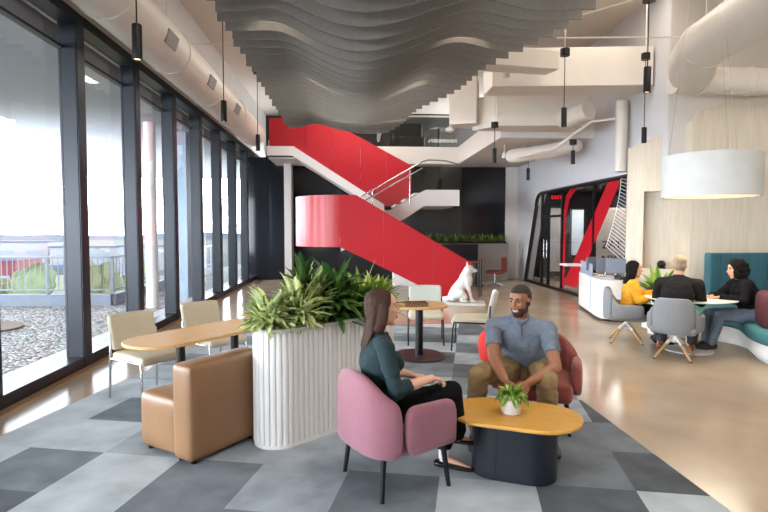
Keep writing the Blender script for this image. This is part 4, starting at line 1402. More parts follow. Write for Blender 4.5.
# ------------------------------------------------------------------ people and the dog statue
SKIN_L = mat('fair_skin', rgb(222, 172, 146), .5, var=.03, vscale=12)
SKIN_T = mat('tan_skin', rgb(158, 106, 78), .45, var=.03, vscale=12)
SKIN_M = mat('olive_skin', rgb(198, 148, 118), .5, var=.03)
LIP_L = mat('rose_lips', rgb(188, 104, 100), .4); LIP_T = mat('brown_lips', rgb(142, 86, 74), .4)
TEETH = mat('teeth', rgb(236, 232, 224), .3)
EYE_W = mat('eye_white', rgb(228, 224, 218), .2); IRIS = mat('dark_iris', rgb(40, 26, 18), .15)
HAIR_BR = mat('brown_hair', rgb(62, 38, 25), .62, spec=.25, var=.35, vscale=26, stretch=(6, 6, .5), bump=.5, bscale=60)
HAIR_BK = mat('black_hair', rgb(16, 13, 12), .8, spec=.15, var=.3, vscale=26, stretch=(6, 6, .5), bump=.5, bscale=60)
HAIR_DK = mat('cropped_dark_hair', rgb(40, 30, 25), .7, var=.2, vscale=60, bump=.4, bscale=300)
HAIR_GY = mat('grey_blond_hair', rgb(150, 132, 104), .5, var=.25, vscale=30, bump=.5, bscale=120)
BEARD = mat('trimmed_beard', rgb(52, 35, 27), .8, var=.2, vscale=80, bump=.4, bscale=400)
C_GREEN = mat('dark_teal_knit', rgb(19, 43, 48), .85, var=.08, vscale=30, bump=.25, bscale=150)
C_BLACK = mat('black_cloth', rgb(20, 20, 23), .9, var=.1, spec=.12, vscale=14, bump=.25, bscale=90)
C_POLO = mat('heather_blue_grey_pique', rgb(112, 122, 136), .85, var=.08, vscale=60, bump=.3, bscale=240)
C_KHAKI = mat('khaki_twill', rgb(150, 124, 88), .8, var=.07, vscale=18, bump=.25, bscale=120)
C_JACKET = mat('dark_jacket_wool', rgb(34, 31, 31), .9, spec=.15, var=.08, vscale=20, bump=.2, bscale=120)
C_CHAR = mat('charcoal_trousers', rgb(52, 52, 60), .85, var=.08)
C_YEL = mat('mustard_blouse', rgb(222, 158, 34), .8, var=.07, vscale=10, bump=.2, bscale=80)
C_DENIM = mat('grey_blue_denim', rgb(112, 128, 146), .85, var=.12, vscale=18, bump=.25, bscale=160)
SHOE_BK = mat('black_patent', rgb(18, 18, 20), .2, var=.05)
SHOE_BR = mat('tan_brown_shoe', rgb(128, 72, 38), .4, var=.1)
SHOE_GY = mat('dark_grey_shoe', rgb(50, 48, 48), .5, var=.1)
SOCK = mat('white_sock', rgb(220, 214, 208), .8, var=.03)


def remeshed(bm, name, mats, voxel, smooth=3, decimate=None):
    bmesh.ops.recalc_face_normals(bm, faces=bm.faces[:])
    me = bpy.data.meshes.new('raw'); bm.to_mesh(me); bm.free()
    o = bpy.data.objects.new('raw', me); COL.objects.link(o)
    r = o.modifiers.new('r', 'REMESH'); r.mode = 'VOXEL'; r.voxel_size = voxel; r.use_smooth_shade = True
    if smooth:
        s = o.modifiers.new('s', 'SMOOTH'); s.iterations = smooth; s.factor = .5
    if decimate:
        d_ = o.modifiers.new('d', 'DECIMATE'); d_.ratio = decimate
    dg = bpy.context.evaluated_depsgraph_get()
    nm = bpy.data.meshes.new_from_object(o.evaluated_get(dg))
    bpy.data.objects.remove(o); bpy.data.meshes.remove(me)
    nm.name = name
    nm.materials.clear()
    for x in (mats if isinstance(mats, (list, tuple)) else [mats]):
        nm.materials.append(x)
    n = bpy.data.objects.new(name, nm); COL.objects.link(n)
    return n


def rebase(o, base, parent=None):
    o.data.transform(Matrix.Translation(-Vector(base)))
    if parent is None:
        o.location = base
    else:
        o.parent = parent


def nvec(v):
    return Vector(v).normalized()


class Figure:
    def __init__(self, voxel=.006):
        self.bm = bmesh.new(); self.seg = []; self.voxel = voxel

    def limb(self, tag_, pts, rad, side=None, n=14):
        sweep(self.bm, pts, rad, side, n)
        pts = [Vector(p) for p in pts]
        rr = [sum(r) / 2 if isinstance(r, (tuple, list)) else r for r in (rad if len(rad) > 1 else rad * len(pts))]
        tot = sum((b - a).length for a, b in zip(pts[:-1], pts[1:])); s = 0
        for i in range(len(pts) - 1):
            ln = (pts[i + 1] - pts[i]).length
            self.seg.append((tag_, pts[i], pts[i + 1], rr[i], rr[i + 1], s / tot, (s + ln) / tot)); s += ln

    def blob(self, tag_, c, r, rot=None, n=14):
        ell(self.bm, c, r, rot, n)
        if tag_:
            rr = r if not isinstance(r, (tuple, list)) else sum(r) / 3
            c = Vector(c)
            self.seg.append((tag_, c, c + Vector((0, 0, 1e-4)), rr, rr, .5, .5))

    def build(self, name, mats):
        self.o = remeshed(self.bm, name, mats, self.voxel, 3)
        me = self.o.data
        nf = len(me.polygons)
        cen = np.empty(nf * 3); me.polygons.foreach_get('center', cen); cen = cen.reshape(-1, 3)
        best = np.full(nf, 1e9); bt = np.zeros(nf); bi = np.zeros(nf, int)
        self.tags = sorted(set(s[0] for s in self.seg))
        for tg, a, b, ra, rb, t0, t1 in self.seg:
            a_ = np.array(a); d = np.array(b - a); L2 = max(d @ d, 1e-12)
            u = np.clip(((cen - a_) @ d) / L2, 0, 1)
            dist = np.linalg.norm(cen - a_ - u[:, None] * d, axis=1) - (ra + (rb - ra) * u)
            m = dist < best
            best[m] = dist[m]; bt[m] = (t0 + (t1 - t0) * u)[m]; bi[m] = self.tags.index(tg)
        self.cen = cen; self.ft = bt; self.fi = bi
        return self.o

    def mask(self, spec):
        """spec: {tag: (t0, t1)}"""
        m = np.zeros(len(self.fi), bool)
        for tg, (a, b) in spec.items():
            if tg in self.tags:
                m |= (self.fi == self.tags.index(tg)) & (self.ft >= a) & (self.ft <= b)
        return m

    def shell(self, name, mt, mask, off, smooth=2, wrinkle=0.0, wscale=14.0):
        """a garment: the chosen faces of the body lifted off the skin, with a hem"""
        me = self.o.data
        # clean speckles: majority filter over neighbouring faces
        bm = bmesh.new(); bm.from_mesh(me); bm.faces.ensure_lookup_table()
        m = mask.copy()
        for _ in range(4):
            m2 = m.copy()
            for f in bm.faces:
                nb = [g.index for e in f.edges for g in e.link_faces if g is not f]
                s = sum(m[q] for q in nb)
                if nb and s >= len(nb) - 1: m2[f.index] = True
                elif s <= 1: m2[f.index] = False
            m = m2
        bmesh.ops.delete(bm, geom=[f for f in bm.faces if not m[f.index]], context='FACES')
        bm.normal_update()
        for _ in range(smooth):
            bnd = [v for v in bm.verts if v.is_boundary]
            bmesh.ops.smooth_vert(bm, verts=bnd, factor=.5, use_axis_x=True, use_axis_y=True, use_axis_z=True)
        bm.normal_update()
        nr = {v: v.normal.copy() for v in bm.verts}
        for v, n_ in nr.items():
            w = 0
            if wrinkle:
                p = v.co
                w = wrinkle * (mnoise.noise(Vector((p.x * wscale, p.y * wscale, p.z * wscale * 1.8))) + .5 * mnoise.noise(p * wscale * 2.6))
            v.co += n_ * max(.002, off + w)
        bnd = [e for e in bm.edges if e.is_boundary]
        ex = bmesh.ops.extrude_edge_only(bm, edges=bnd)
        for v in [g for g in ex['geom'] if isinstance(g, bmesh.types.BMVert)]:
            src = [e.other_vert(v) for e in v.link_edges if e.other_vert(v) in nr]
            if src:
                v.co -= nr[src[0]] * (off + .004)
        n_me = bpy.data.meshes.new(name); bm.to_mesh(n_me); bm.free()
        n_me.materials.clear(); n_me.materials.append(mt); n_me.shade_smooth()
        for p in n_me.polygons: p.material_index = 0
        o = bpy.data.objects.new(name, n_me); COL.objects.link(o)
        return o


def hand(fig, tg, wrist, d, palm, thumb, curl=.6, s=1.0, spread=.12):
    """palm, four unequal bent fingers and a thumb leaving the side near its base"""
    d = nvec(d); palm = nvec(Vector(palm) - d * Vector(palm).dot(d)); th = Vector(thumb); th = nvec(th - d * th.dot(d) - palm * th.dot(palm))
    w = Vector(wrist)
    fig.limb(tg, [w - d * .01, w + d * .03 * s, w + d * .075 * s], [(.024 * s, .017 * s), (.034 * s, .015 * s), (.036 * s, .012 * s)], side=th)
    for k, (ln, off) in enumerate(((.068, .027), (.077, .009), (.071, -.009), (.056, -.026))):
        root = w + d * (.078 - .004 * abs(k - 1)) * s + th * off * s
        dd = nvec(d + th * (spread * (1.2 - .8 * k)))
        pts = [root - dd * .012 * s, root]
        a = 0
        for j, fr in enumerate((.42, .32, .26)):
            a += curl * (.5 + .35 * j) * (1 + .08 * k)
            q = dd * cos(a) + palm * sin(a)
            pts.append(pts[-1] + q * ln * fr * s)
        fig.limb(tg, pts, [.0088 * s, .0088 * s, .0082 * s, .0076 * s, .0062 * s], n=10)
    root = w + d * .022 * s + th * .022 * s
    t1 = root + (d * .6 + th * .75 + palm * .25).normalized() * .035 * s
    t2 = t1 + (d * .85 + th * .3 + palm * .4).normalized() * .030 * s
    t3 = t2 + (d * .9 + th * .05 + palm * .45).normalized() * .022 * s
    fig.limb(tg, [root, t1, t2, t3], [.013 * s, .0105 * s, .0095 * s, .0075 * s], n=10)


def head(fig, c, F, U, s=1.0, male=False, smile=False):
    F = nvec(F); U = nvec(Vector(U) - F * Vector(U).dot(F)); L = U.cross(F)
    R = Matrix((F, L, U)).transposed()
    c = Vector(c)

    def P(f, l, u):
        return c + (F * f + L * l + U * u) * s

    def E(tag_, f, l, u, a, b, d, n=14):
        fig.blob(tag_, P(f, l, u), (a * s, b * s, d * s), R, n)
    E('head', -.012, 0, .035, .096, .075, .085, 18)
    E('head', .022, 0, -.03, .066, .060, .086, 16)
    E('head', .03, 0, .045, .058, .062, .055)
    E(None, .052, 0, -.098, .032 if male else .028, .032 if male else .026, .022)
    for q in (-1, 1):
        E(None, .052, q * .034, -.018, .028, .024, .024)
        E(None, .005, q * .050, -.062, .036, .017 if male else .013, .03)
        E(None, -.008, q * .074, -.008, .020, .010, .033)
        E(None, .074, q * .030, .030, .016, .024, .010)
        E(None, .094, q * .013, -.031, .011, .009, .008)
    sweep(fig.bm, [P(.082, 0, .022), P(.094, 0, .0), P(.106, 0, -.024)], [.010 * s, .011 * s, .014 * s], n=10)
    E(None, .082, 0, -.053, .013, .026, .008)
    E(None, .080, 0, -.070, .012, .022, .008)
    return P, R, (F, L, U)


def face_parts(parent, base, P, fr, s, brow_m, lip_m=None, teeth=False):
    F, L, U = fr
    for q in (-1, 1):
        o = obj('eye', [EYE_W], lambda b: ell(b, P(.0735, q * .031, .008), (.0105 * s, .0125 * s, .0065 * s), Matrix(fr).transposed(), n=12)); rebase(o, base, parent)
        ir = obj('iris', [IRIS], lambda b: ell(b, P(.0800, q * .031, .008), (.0055 * s, .0085 * s, .0068 * s), Matrix(fr).transposed(), n=10)); rebase(ir, base, o); 
        o = obj('eyebrow', brow_m, lambda b: sweep(b, [P(.089, q * .014, .029), P(.088, q * .032, .035), P(.074, q * .050, .028)], [.0042 * s, .005 * s, .003 * s], n=8)); rebase(o, base, parent)
    if lip_m:
        o = obj('lips', lip_m, lambda b: (sweep(b, [P(.080, -.024, -.057), P(.093, -.010, -.054), P(.094, 0, -.055), P(.093, .010, -.054), P(.080, .024, -.057)], [.003 * s, .005 * s, .005 * s, .005 * s, .003 * s], n=8),
                                          sweep(b, [P(.080, -.022, -.062), P(.091, 0, -.068), P(.080, .022, -.062)], [.003 * s, .006 * s, .003 * s], n=8)))
        rebase(o, base, parent)
    if teeth:
        o = obj('teeth', TEETH, lambda b: sweep(b, [P(.084, -.020, -.059), P(.096, 0, -.062), P(.084, .020, -.059)], [(.006 * s, .004 * s)], side=U, n=8)); rebase(o, base, parent)


def shoe(name, m, ankle, toe, r=.035, flat=False, parent=None, base=None):
    a = Vector(ankle); t = Vector(toe); d = nvec(Vector((t.x - a.x, t.y - a.y, t.z - a.z)))
    side = d.cross(Vector((0, 0, 1))).normalized()
    bm = bmesh.new()
    heel = a - d * .045
    sole = Vector((0, 0, 1)) if abs(d.z) < .5 else side.cross(d)
    L_ = (t - heel).length
    if flat:
        sweep(bm, [heel + sole * .002, heel + d * L_ * .4, heel + d * L_ * .75, t], [(.032, .026), (.036, .021), (.038, .018), (.024, .012)], side)
    else:
        sweep(bm, [heel + sole * .012, heel + d * L_ * .4 + sole * .012, heel + d * L_ * .75, t], [(.034, .040), (.038, .042), (.042, .030), (.028, .02)], side)
        sweep(bm, [a + sole * .0, a + sole * .055], [(.036, .040)], side)
    o = remeshed(bm, name, m, .006, 2)
    rebase(o, base, parent)
    return o


def seated(name, label, J, skin, voxel, opt):
    """one continuous seated body from joints J; opt holds head frame, hands, sizes"""
    f = nvec(opt['face']); f = Vector((f.x, f.y, 0)).normalized(); r = Vector((f.y, -f.x, 0))
    k = opt.get('k', 1.0); wd = opt.get('w', 1.0)
    fig = Figure(voxel)
    pel = Vector(J['pelvis']); ch = Vector(J['chest']); nb = Vector(J['neck']); hd = Vector(J['head'])
    waist = pel.lerp(ch, .45)
    sh_mid = (Vector(J['shR']) + Vector(J['shL'])) / 2
    fig.limb('torso', [pel + Vector((0, 0, -.02)), pel + Vector((0, 0, .07)), waist, ch, ch.lerp(nb, .55), nb], [(.155 * wd, .115 * k), (.158 * wd, .118 * k), (.135 * wd, .100 * k), (.158 * wd, .112 * k), (.150 * wd, .098 * k), (.065, .06)], side=r, n=20)
    if opt.get('bust'):
        for q in (-1, 1):
            fig.blob('torso', ch + f * .075 + r * q * .07 + Vector((0, 0, .0)), (.065, .065, .065))
    F = nvec(opt['look'])
    fig.limb('neck', [nb - Vector((0, 0, .03)), hd - F * .02 - Vector((0, 0, .06))], [.056 * k, .050 * k])
    for sd in 'RL':
        sg = 1 if sd == 'R' else -1
        S, E_, W = (Vector(J[n + sd]) for n in ('sh', 'el', 'wr'))
        fig.limb('yoke', [nb - Vector((0, 0, .015)), nb.lerp(S, .6) + Vector((0, 0, -.012)), S], [.045 * k, .05 * k, .056 * k])
        fig.limb('uparm' + sd, [S, S.lerp(E_, .45), E_], [.056 * k, .050 * k, .041 * k])
        fig.limb('fore' + sd, [E_, E_.lerp(W, .3), W], [.041 * k, .042 * k, .026 * k])
        h = opt['hand' + sd]
        hand(fig, 'hand' + sd, W, h[0], h[1], h[2], h[3] if len(h) > 3 else .5, opt.get('hs', 1.0))
        Hp, K, A = (Vector(J[n + sd]) for n in ('hip', 'kn', 'an'))
        fig.limb('thigh' + sd, [Hp, Hp.lerp(K, .5), K], [.088 * k, .076 * k, .060 * k])
        fig.limb('calf' + sd, [K, K.lerp(A, .35), A], [.058 * k, .056 * k, .036 * k])
        fig.limb('foot' + sd, [A, A.lerp(Vector(J['toe' + sd]), .5), Vector(J['toe' + sd])], [(.028, .028), (.026, .016), (.020, .008)], side=r)
    P, R, fr = head(fig, hd, F, opt.get('up', (0, 0, 1)), opt.get('s', 1.0), opt.get('male', False))
    o = fig.build(name, [skin])
    base = Vector((pel.x, pel.y, 0))
    rebase(o, base)
    return fig, o, base, P, R, fr


def dress(fig, o, base, name, m, spec, off, wrinkle=0.0, extra=None, wscale=14.0):
    mk = fig.mask(spec)
    if extra is not None:
        mk &= extra(fig.cen)
    c = fig.shell(name, m, mk, off, 2, wrinkle, wscale)
    c.parent = o
    return c


# ---- woman in the mauve chair
f = nvec((.89, .45, 0)); r = Vector((f.y, -f.x, 0)); Z = Vector((0, 0, 1))
J = dict(pelvis=(.215, 3.405, .50), chest=(.16, 3.42, .79), neck=(.165, 3.44, .965), head=(.195, 3.45, 1.128),
         shR=(.20, 3.275, .905), shL=(.13, 3.605, .905), elR=(.262, 3.20, .665), elL=(.22, 3.68, .67),
         wrR=(.495, 3.315, .705), wrL=(.40, 3.53, .665),
         hipR=(.275, 3.335, .50), hipL=(.20, 3.49, .49), knR=(0.650, 3.47, .575), knL=(0.630, 3.60, .45),
         anR=(0.695, 3.525, .235), anL=(0.620, 3.575, .085), toeR=(0.845, 3.55, .195), toeL=(0.795, 3.52, .03))
fig, W1, base, P, R, fr = seated('person', '', J, SKIN_L, .0055, dict(face=f, look=(.985, .10, .07), k=.88, w=.9, bust=True, hs=.95, s=1.0,
                                 handR=(f * .95 + r * -.15 - Z * .28, -Z, -r, .5), handL=(f * .8 + r * .5 - Z * .1, -Z, r, .5)))
tag(W1, 'woman with long brown hair and dark teal top seated in the mauve chair', 'person')
dress(fig, W1, base, 'sweater', C_GREEN, {'yoke': (0, 1), 'torso': (0, .97), 'uparmR': (0, 1), 'uparmL': (0, 1), 'foreR': (0, .38), 'foreL': (0, .38)}, .010, .006)
dress(fig, W1, base, 'trousers', C_BLACK, {'thighR': (0, 1), 'thighL': (0, 1), 'calfR': (0, .8), 'calfL': (0, .62)}, .016, .008)
w = obj('waistband', C_BLACK, lambda b: sweep(b, [(.215, 3.405, .47), (.212, 3.406, .56)], [(.158, .120), (.150, .115)], side=r, n=24)); rebase(w, base, W1)


def wide_leg(b, K, A, r0, r1):
    sweep(b, [K, Vector(K).lerp(Vector(A), .5), A], [r0, (r0 + r1) / 2, r1], n=18, capn=2)


for K, A in (((.65, 3.47, .575), (.69, 3.52, .29)), ((.63, 3.60, .45), (.62, 3.578, .20))):
    w = obj('trouser_leg', C_BLACK, lambda b: wide_leg(b, K, A, .068, .070)); rebase(w, base, W1)
dress(fig, W1, base, 'sock', SOCK, {'calfL': (.6, 1.0), 'calfR': (.78, 1.0)}, .004)
shoe('shoe', SHOE_BK, (.695, 3.525, .222), (.86, 3.55, .185), flat=True, parent=W1, base=base)
shoe('shoe', SHOE_BK, (.62, 3.575, .037), (.835, 3.505, .018), flat=True, parent=W1, base=base)
face_parts(W1, base, P, fr, 1.0, HAIR_BR, LIP_L)


def long_hair(P, drop, wide, seed, front=.0, curl=0):
    rnd = random.Random(seed)

    def fn(b):
        F, L, U = fr
        ell(b, P(-.022, 0, .045), (.098, .086, .086), R, 18)
        ell(b, P(-.045, 0, -.01), (.075, .088, .10), R, 16)
        for q in (-1, 1):      # side curtains in front of the ears
            sweep(b, [P(.02, q * .045, .10), P(.0, q * .080, .03), P(-.015, q * .086, -.05), P(-.045, q * .080, -.13)], [(.03, .016), (.034, .018), (.036, .02), (.035, .02)], side=F, n=10)
        c0 = P(-.07, 0, 0)
        for k in range(9):
            l = (k - 4) / 4 * wide
            a = P(-.085 + .02 * abs(l) / .08, l, -.03)
            m_ = P(-.105 + .015 * rnd.random(), l * .95, -.14)
            e = Vector((m_.x, m_.y, m_.z)) - F * .03 + L * (rnd.uniform(-.012, .012) + curl * l) - Z * (drop * rnd.uniform(.8, 1.0))
            mid = m_.lerp(e, .5) - F * .012
            sweep(b, [a, m_, mid, e], [(.026, .02), (.026, .02), (.022, .016), (.010, .008)], side=L, n=9)
    return fn


bm = bmesh.new(); long_hair(P, .19, .062, 2)(bm)
h = remeshed(bm, 'hair', HAIR_BR, .006, 3); rebase(h, base, W1)

# ---- man in the rust chair
f = nvec((-.37, -.93, 0)); r = Vector((f.y, -f.x, 0))
J = dict(pelvis=(1.43, 4.33, .50), chest=(1.36, 4.235, .76), neck=(1.325, 4.19, .925), head=(1.30, 4.10, 1.082),
         shR=(1.14, 4.265, .855), shL=(1.525, 4.11, .85), elR=(1.085, 4.05, .635), elL=(1.525, 3.93, .60),
         wrR=(1.115, 3.845, .535), wrL=(1.285, 3.83, .515),
         hipR=(1.33, 4.33, .49), hipL=(1.51, 4.26, .49), knR=(.955, 3.99, .535), knL=(1.435, 3.88, .53),
         anR=(.93, 4.02, .10), anL=(1.47, 3.88, .10), toeR=(.87, 3.84, .03), toeL=(1.45, 3.69, .03))
fig, M1, base, P, R, fr = seated('person', '', J, SKIN_T, .0055, dict(face=f, look=(-.70, -.70, -.10), k=1.08, w=1.12, male=True, s=1.0, hs=1.05,
                                 handR=(Vector((.35, -.5, -.75)), (.8, .1, .2), (.1, -.7, .6), .7), handL=(Vector((-.55, -.35, -.6)), (-.3, .6, -.3), (0, -.6, .7), .7)))
tag(M1, 'smiling man in blue-grey polo and khaki trousers leaning forward in the rust chair', 'person')
dress(fig, M1, base, 'polo_shirt', C_POLO, {'yoke': (0, 1), 'torso': (0, .965), 'uparmR': (0, .62), 'uparmL': (0, .62)}, .013, .009)
dress(fig, M1, base, 'trousers', C_KHAKI, {'thighR': (0, 1), 'thighL': (0, 1), 'calfR': (0, .93), 'calfL': (0, .93)}, .017, .010)
w = obj('waistband', C_KHAKI, lambda b: sweep(b, [(1.43, 4.33, .46), (1.428, 4.328, .55)], [(.182, .140), (.178, .138)], side=r, n=24)); rebase(w, base, M1)


def polo_collar(b):
    n = Vector((1.322, 4.178, .935))
    for q in (-1, 1):
        pts = [n - f * .066 + Z * .035, n + r * q * .062 - f * .02 + Z * .03, n + r * q * .055 + f * .035 + Z * .008, n + r * q * .012 + f * .085 - Z * .03]
        sweep(b, pts, [(.024, .007), (.024, .007), (.026, .007), (.016, .006)], side=Z, n=10)


w = obj('collar', C_POLO, polo_collar); rebase(w, base, M1)
w = obj('placket', C_POLO, lambda b: sweep(b, [Vector((1.322, 4.178, .90)) + f * .088, Vector((1.335, 4.19, .80)) + f * .118], [(.016, .006)], side=r, n=8)); rebase(w, base, M1)
shoe('shoe', SHOE_GY, (.93, 4.02, .055), (.87, 3.82, .03), parent=M1, base=base)
shoe('shoe', SHOE_GY, (1.47, 3.88, .055), (1.45, 3.67, .03), parent=M1, base=base)
face_parts(M1, base, P, fr, 1.0, HAIR_DK, LIP_T, teeth=True)
loc = fig.cen - np.array(P(0, 0, 0)); lf = loc @ np.array(fr[0]); ll = loc @ np.array(fr[1]); lu = loc @ np.array(fr[2])
near = (np.abs(lf) < .14) & (np.abs(ll) < .11)
mouth = (lf > .06) & (np.abs(ll) < .023) & (lu > -.076) & (lu < -.050)
bd = near & (lu < -.038) & (lu > -.128) & (lf > .005) & ~mouth & ((lu < -.045) | ((np.abs(ll) > .03) & (lu < -.058))) & ~((np.abs(ll) < .012) & (lu > -.044))
side_b = near & (lu <= .0) & (lu > -.06) & (lf > .0) & (lf < .02) & (np.abs(ll) > .05)
tophair = near & (lu > .052 - .0 * lf) & (lf < .082) & (lu > .03) & (lu > .052)
back = near & (lf < .012) & (lu > -.055) & ~((lf > -.035) & (lu < .025)) & (lu > -.055)
b_ = fig.shell('beard', BEARD, bd | side_b, .0035, 3); b_.parent = M1
b_ = fig.shell('hair', HAIR_DK, (tophair & (lu > .07 - .2 * np.maximum(0, .05 - lf))) | back, .007, 3); b_.parent = M1

# ---- man in the dark jacket, seen from behind
f = nvec((.62, .79, 0)); r = Vector((f.y, -f.x, 0))
J = dict(pelvis=(4.15, 6.66, .50), chest=(4.19, 6.70, .80), neck=(4.23, 6.74, 1.0), head=(4.27, 6.80, 1.175),
         shR=(4.39, 6.60, .93), shL=(4.06, 6.865, .93), elR=(4.50, 6.68, .70), elL=(4.10, 7.02, .70),
         wrR=(4.52, 6.90, .735), wrL=(4.30, 7.07, .735),
         hipR=(4.22, 6.60, .49), hipL=(4.08, 6.72, .49), knR=(4.52, 6.84, .47), knL=(4.30, 7.10, .46),
         anR=(4.50, 6.86, .10), anL=(4.15, 7.0, .10), toeR=(4.60, 7.01, .035), toeL=(4.22, 7.17, .035))
fig, M2, base, P, R, fr = seated('person', '', J, SKIN_M, .008, dict(face=f, look=(.55, .83, -.02), k=1.1, w=1.15, male=True,
                                 handR=(f - r * .3, -Z, -r, .4), handL=(f + r * .3, -Z, r, .4)))
tag(M2, 'man with grey-blond hair in a dark jacket seen from behind at the round table', 'person')
dress(fig, M2, base, 'jacket', C_JACKET, {'yoke': (0, 1), 'torso': (0, .98), 'uparmR': (0, 1), 'uparmL': (0, 1), 'foreR': (0, .93), 'foreL': (0, .93)}, .020, .006)
dress(fig, M2, base, 'trousers', C_CHAR, {'thighR': (0, 1), 'thighL': (0, 1), 'calfR': (0, .95), 'calfL': (0, .95)}, .016, .006)
shoe('shoe', SHOE_BR, (4.50, 6.86, .055), (4.61, 7.03, .03), parent=M2, base=base)
shoe('shoe', SHOE_BR, (4.15, 7.0, .055), (4.23, 7.19, .03), parent=M2, base=base)
face_parts(M2, base, P, fr, 1.0, HAIR_GY)
bm = bmesh.new(); ell(bm, P(-.022, 0, .048), (.098, .083, .086), R, 18); ell(bm, P(-.05, 0, .0), (.062, .078, .085), R, 16)
h = remeshed(bm, 'hair', HAIR_GY, .007, 2); rebase(h, base, M2)

# ---- woman in yellow
f = nvec((.906, -.42, 0)); r = Vector((f.y, -f.x, 0))
J = dict(pelvis=(4.03, 7.60, .50), chest=(4.04, 7.59, .74), neck=(4.05, 7.58, .90), head=(4.08, 7.57, 1.06),
         shR=(3.985, 7.44, .845), shL=(4.12, 7.73, .845), elR=(4.04, 7.36, .63), elL=(4.23, 7.73, .66),
         wrR=(4.24, 7.28, .715), wrL=(4.38, 7.56, .72),
         hipR=(4.02, 7.52, .49), hipL=(4.07, 7.68, .49), knR=(4.39, 7.36, .47), knL=(4.44, 7.52, .47),
         anR=(4.34, 7.36, .09), anL=(4.40, 7.52, .09), toeR=(4.5, 7.28, .03), toeL=(4.56, 7.44, .03))
fig, W2, base, P, R, fr = seated('person', '', J, SKIN_M, .008, dict(face=f, look=(.80, -.25, .0), k=.9, w=.95, bust=True, hs=.95,
                                 handR=(f - r * .2, -Z, -r, .4), handL=(f + r * .2, -Z, r, .4)))
tag(W2, 'woman with long black hair in a mustard yellow blouse sitting at the round table', 'person')
dress(fig, W2, base, 'blouse', C_YEL, {'yoke': (0, 1), 'torso': (0, .97), 'uparmR': (0, 1), 'uparmL': (0, 1), 'foreR': (0, .9), 'foreL': (0, .9)}, .022, .010)
dress(fig, W2, base, 'trousers', C_BLACK, {'thighR': (0, 1), 'thighL': (0, 1), 'calfR': (0, .9), 'calfL': (0, .9)}, .014, .005)
shoe('shoe', SHOE_BK, (4.34, 7.36, .05), (4.5, 7.28, .03), parent=W2, base=base)
shoe('shoe', SHOE_BK, (4.40, 7.52, .05), (4.56, 7.44, .03), parent=W2, base=base)
face_parts(W2, base, P, fr, 1.0, HAIR_BK, LIP_L)
bm = bmesh.new(); long_hair(P, .10, .075, 5)(bm)
h = remeshed(bm, 'hair', HAIR_BK, .008, 2); rebase(h, base, W2)

# ---- woman in black on the teal bench
f = nvec((-.98, .2, 0)); r = Vector((f.y, -f.x, 0))
J = dict(pelvis=(5.30, 6.86, .52), chest=(5.24, 6.87, .80), neck=(5.18, 6.88, .965), head=(5.11, 6.90, 1.105),
         shR=(5.20, 7.04, .90), shL=(5.15, 6.72, .90), elR=(5.05, 7.12, .72), elL=(5.06, 6.66, .71),
         wrR=(4.88, 7.03, .735), wrL=(4.86, 6.86, .735),
         hipR=(5.24, 6.95, .50), hipL=(5.24, 6.76, .50), knR=(4.86, 7.06, .49), knL=(4.84, 6.80, .50),
         anR=(4.86, 7.12, .09), anL=(4.82, 6.93, .09), toeR=(4.70, 7.12, .03), toeL=(4.66, 6.97, .03))
fig, W3, base, P, R, fr = seated('person', '', J, SKIN_M, .008, dict(face=f, look=(-.95, .12, -.10), k=.98, w=1.05, bust=True, hs=.95,
                                 handR=(f - r * .5, -Z, -r, .4), handL=(f + r * .4, -Z, r, .4)))
tag(W3, 'woman with short curly black hair in a black sweater and jeans on the teal bench', 'person')
dress(fig, W3, base, 'sweater', C_BLACK, {'yoke': (0, 1), 'torso': (0, 1), 'neck': (0, .45), 'uparmR': (0, 1), 'uparmL': (0, 1), 'foreR': (0, .95), 'foreL': (0, .95)}, .024, .010)
dress(fig, W3, base, 'jeans', C_DENIM, {'thighR': (0, 1), 'thighL': (0, 1), 'calfR': (0, .93), 'calfL': (0, .93)}, .014, .006)
shoe('shoe', SHOE_GY, (4.86, 7.12, .055), (4.69, 7.12, .03), parent=W3, base=base)
shoe('shoe', SHOE_GY, (4.82, 6.93, .055), (4.65, 6.97, .03), parent=W3, base=base)
face_parts(W3, base, P, fr, 1.0, HAIR_BK, LIP_L)
bm = bmesh.new()
rnd = random.Random(9)
ell(bm, P(-.02, 0, .05), (.104, .096, .092), R, 16); ell(bm, P(-.05, 0, -.03), (.082, .108, .11), R, 16)
for q in range(70):
    a = rnd.uniform(0, 6.28); e = rnd.uniform(-.9, 1.3)
    p_ = (-.045 + .095 * cos(e) * cos(a), .105 * cos(e) * sin(a), -.01 + .13 * sin(e))
    if p_[0] < .04 or p_[2] > .07:
        ell(bm, P(*p_), rnd.uniform(.022, .034), R, 8)
h = remeshed(bm, 'hair', HAIR_BK, .008, 1); rebase(h, base, W3)

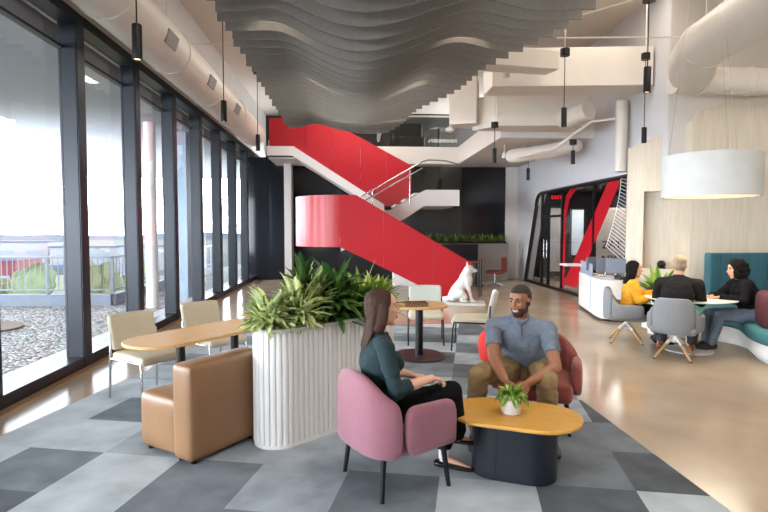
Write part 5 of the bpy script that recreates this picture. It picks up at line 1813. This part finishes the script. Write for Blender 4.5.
# ---- dog statue
DS = Vector((2.43, 11.7, .05)); da = radians(-10)
DF = Vector((cos(da), sin(da), 0)); DL = Vector((-sin(da), cos(da), 0))
dog = thing('dog_statue', 'white husky dog statue sitting on a white base by the red stair', 'statue', (DS.x, DS.y, 0), da)
bm = bmesh.new()
sweep(bm, [(-.20, 0, .13), (-.13, 0, .24), (-.02, 0, .40), (.05, 0, .53)], [(.135, .13), (.145, .15), (.125, .135), (.105, .11)], side=(0, 1, 0), n=16)
ell(bm, (.11, 0, .47), (.105, .13, .17))                                   # deep chest and ruff
sweep(bm, [(.04, 0, .52), (.08, 0, .62), (.11, 0, .70)], [(.12, .13), (.11, .115), (.095, .10)], side=(0, 1, 0))
ell(bm, (.125, 0, .725), (.105, .10, .09))                                # skull
ell(bm, (.11, .065, .68), (.06, .05, .065)); ell(bm, (.11, -.065, .68), (.06, .05, .065))
sweep(bm, [(.17, 0, .70), (.225, 0, .69), (.265, 0, .683)], [(.062, .060), (.048, .046), (.038, .036)], side=(0, 1, 0), n=12)
ell(bm, (.30, 0, .70), (.020, .022, .018))
for q in (-1, 1):
    sweep(bm, [(.10, q * .060, .77), (.09, q * .068, .84), (.092, q * .070, .885)], [(.046, .028), (.030, .020), (.012, .010)], side=(0, 1, 0), n=10)
    sweep(bm, [(.09, q * .085, .46), (.12, q * .085, .30), (.16, q * .08, .16), (.185, q * .08, .05)], [.062, .052, .040, .036], n=12)
    ell(bm, (.215, q * .08, .028), (.062, .042, .03))
    sweep(bm, [(-.14, q * .12, .17), (-.02, q * .145, .20), (.05, q * .15, .13)], [.085, .085, .055], n=12)
    sweep(bm, [(.04, q * .15, .12), (-.06, q * .15, .05), (-.04, q * .15, .035), (.08, q * .15, .028)], [.045, .036, .034, .03], n=12)
sweep(bm, [(-.26, 0, .10), (-.34, .02, .06), (-.42, .08, .05), (-.44, .16, .05)], [.055, .062, .058, .03], n=12)
for v in bm.verts:
    v.co += v.co.normalized() * .006 * mnoise.noise(v.co * 22)
o = remeshed(bm, 'dog_body', M_WHITESTONE, .014, 1, decimate=.25)
o.data.transform(Matrix.Translation((0, 0, .05)))
o.parent = dog
for q in (-1, 1):
    e_ = obj('eye', IRIS, lambda b: ell(b, (.195, q * .038, .795), .009, n=10), dog)
obj('statue_base', M_WHITESTONE, lambda b: prism(b, stadium(.96, .56, .06), 0, .05), dog, bev=.01)
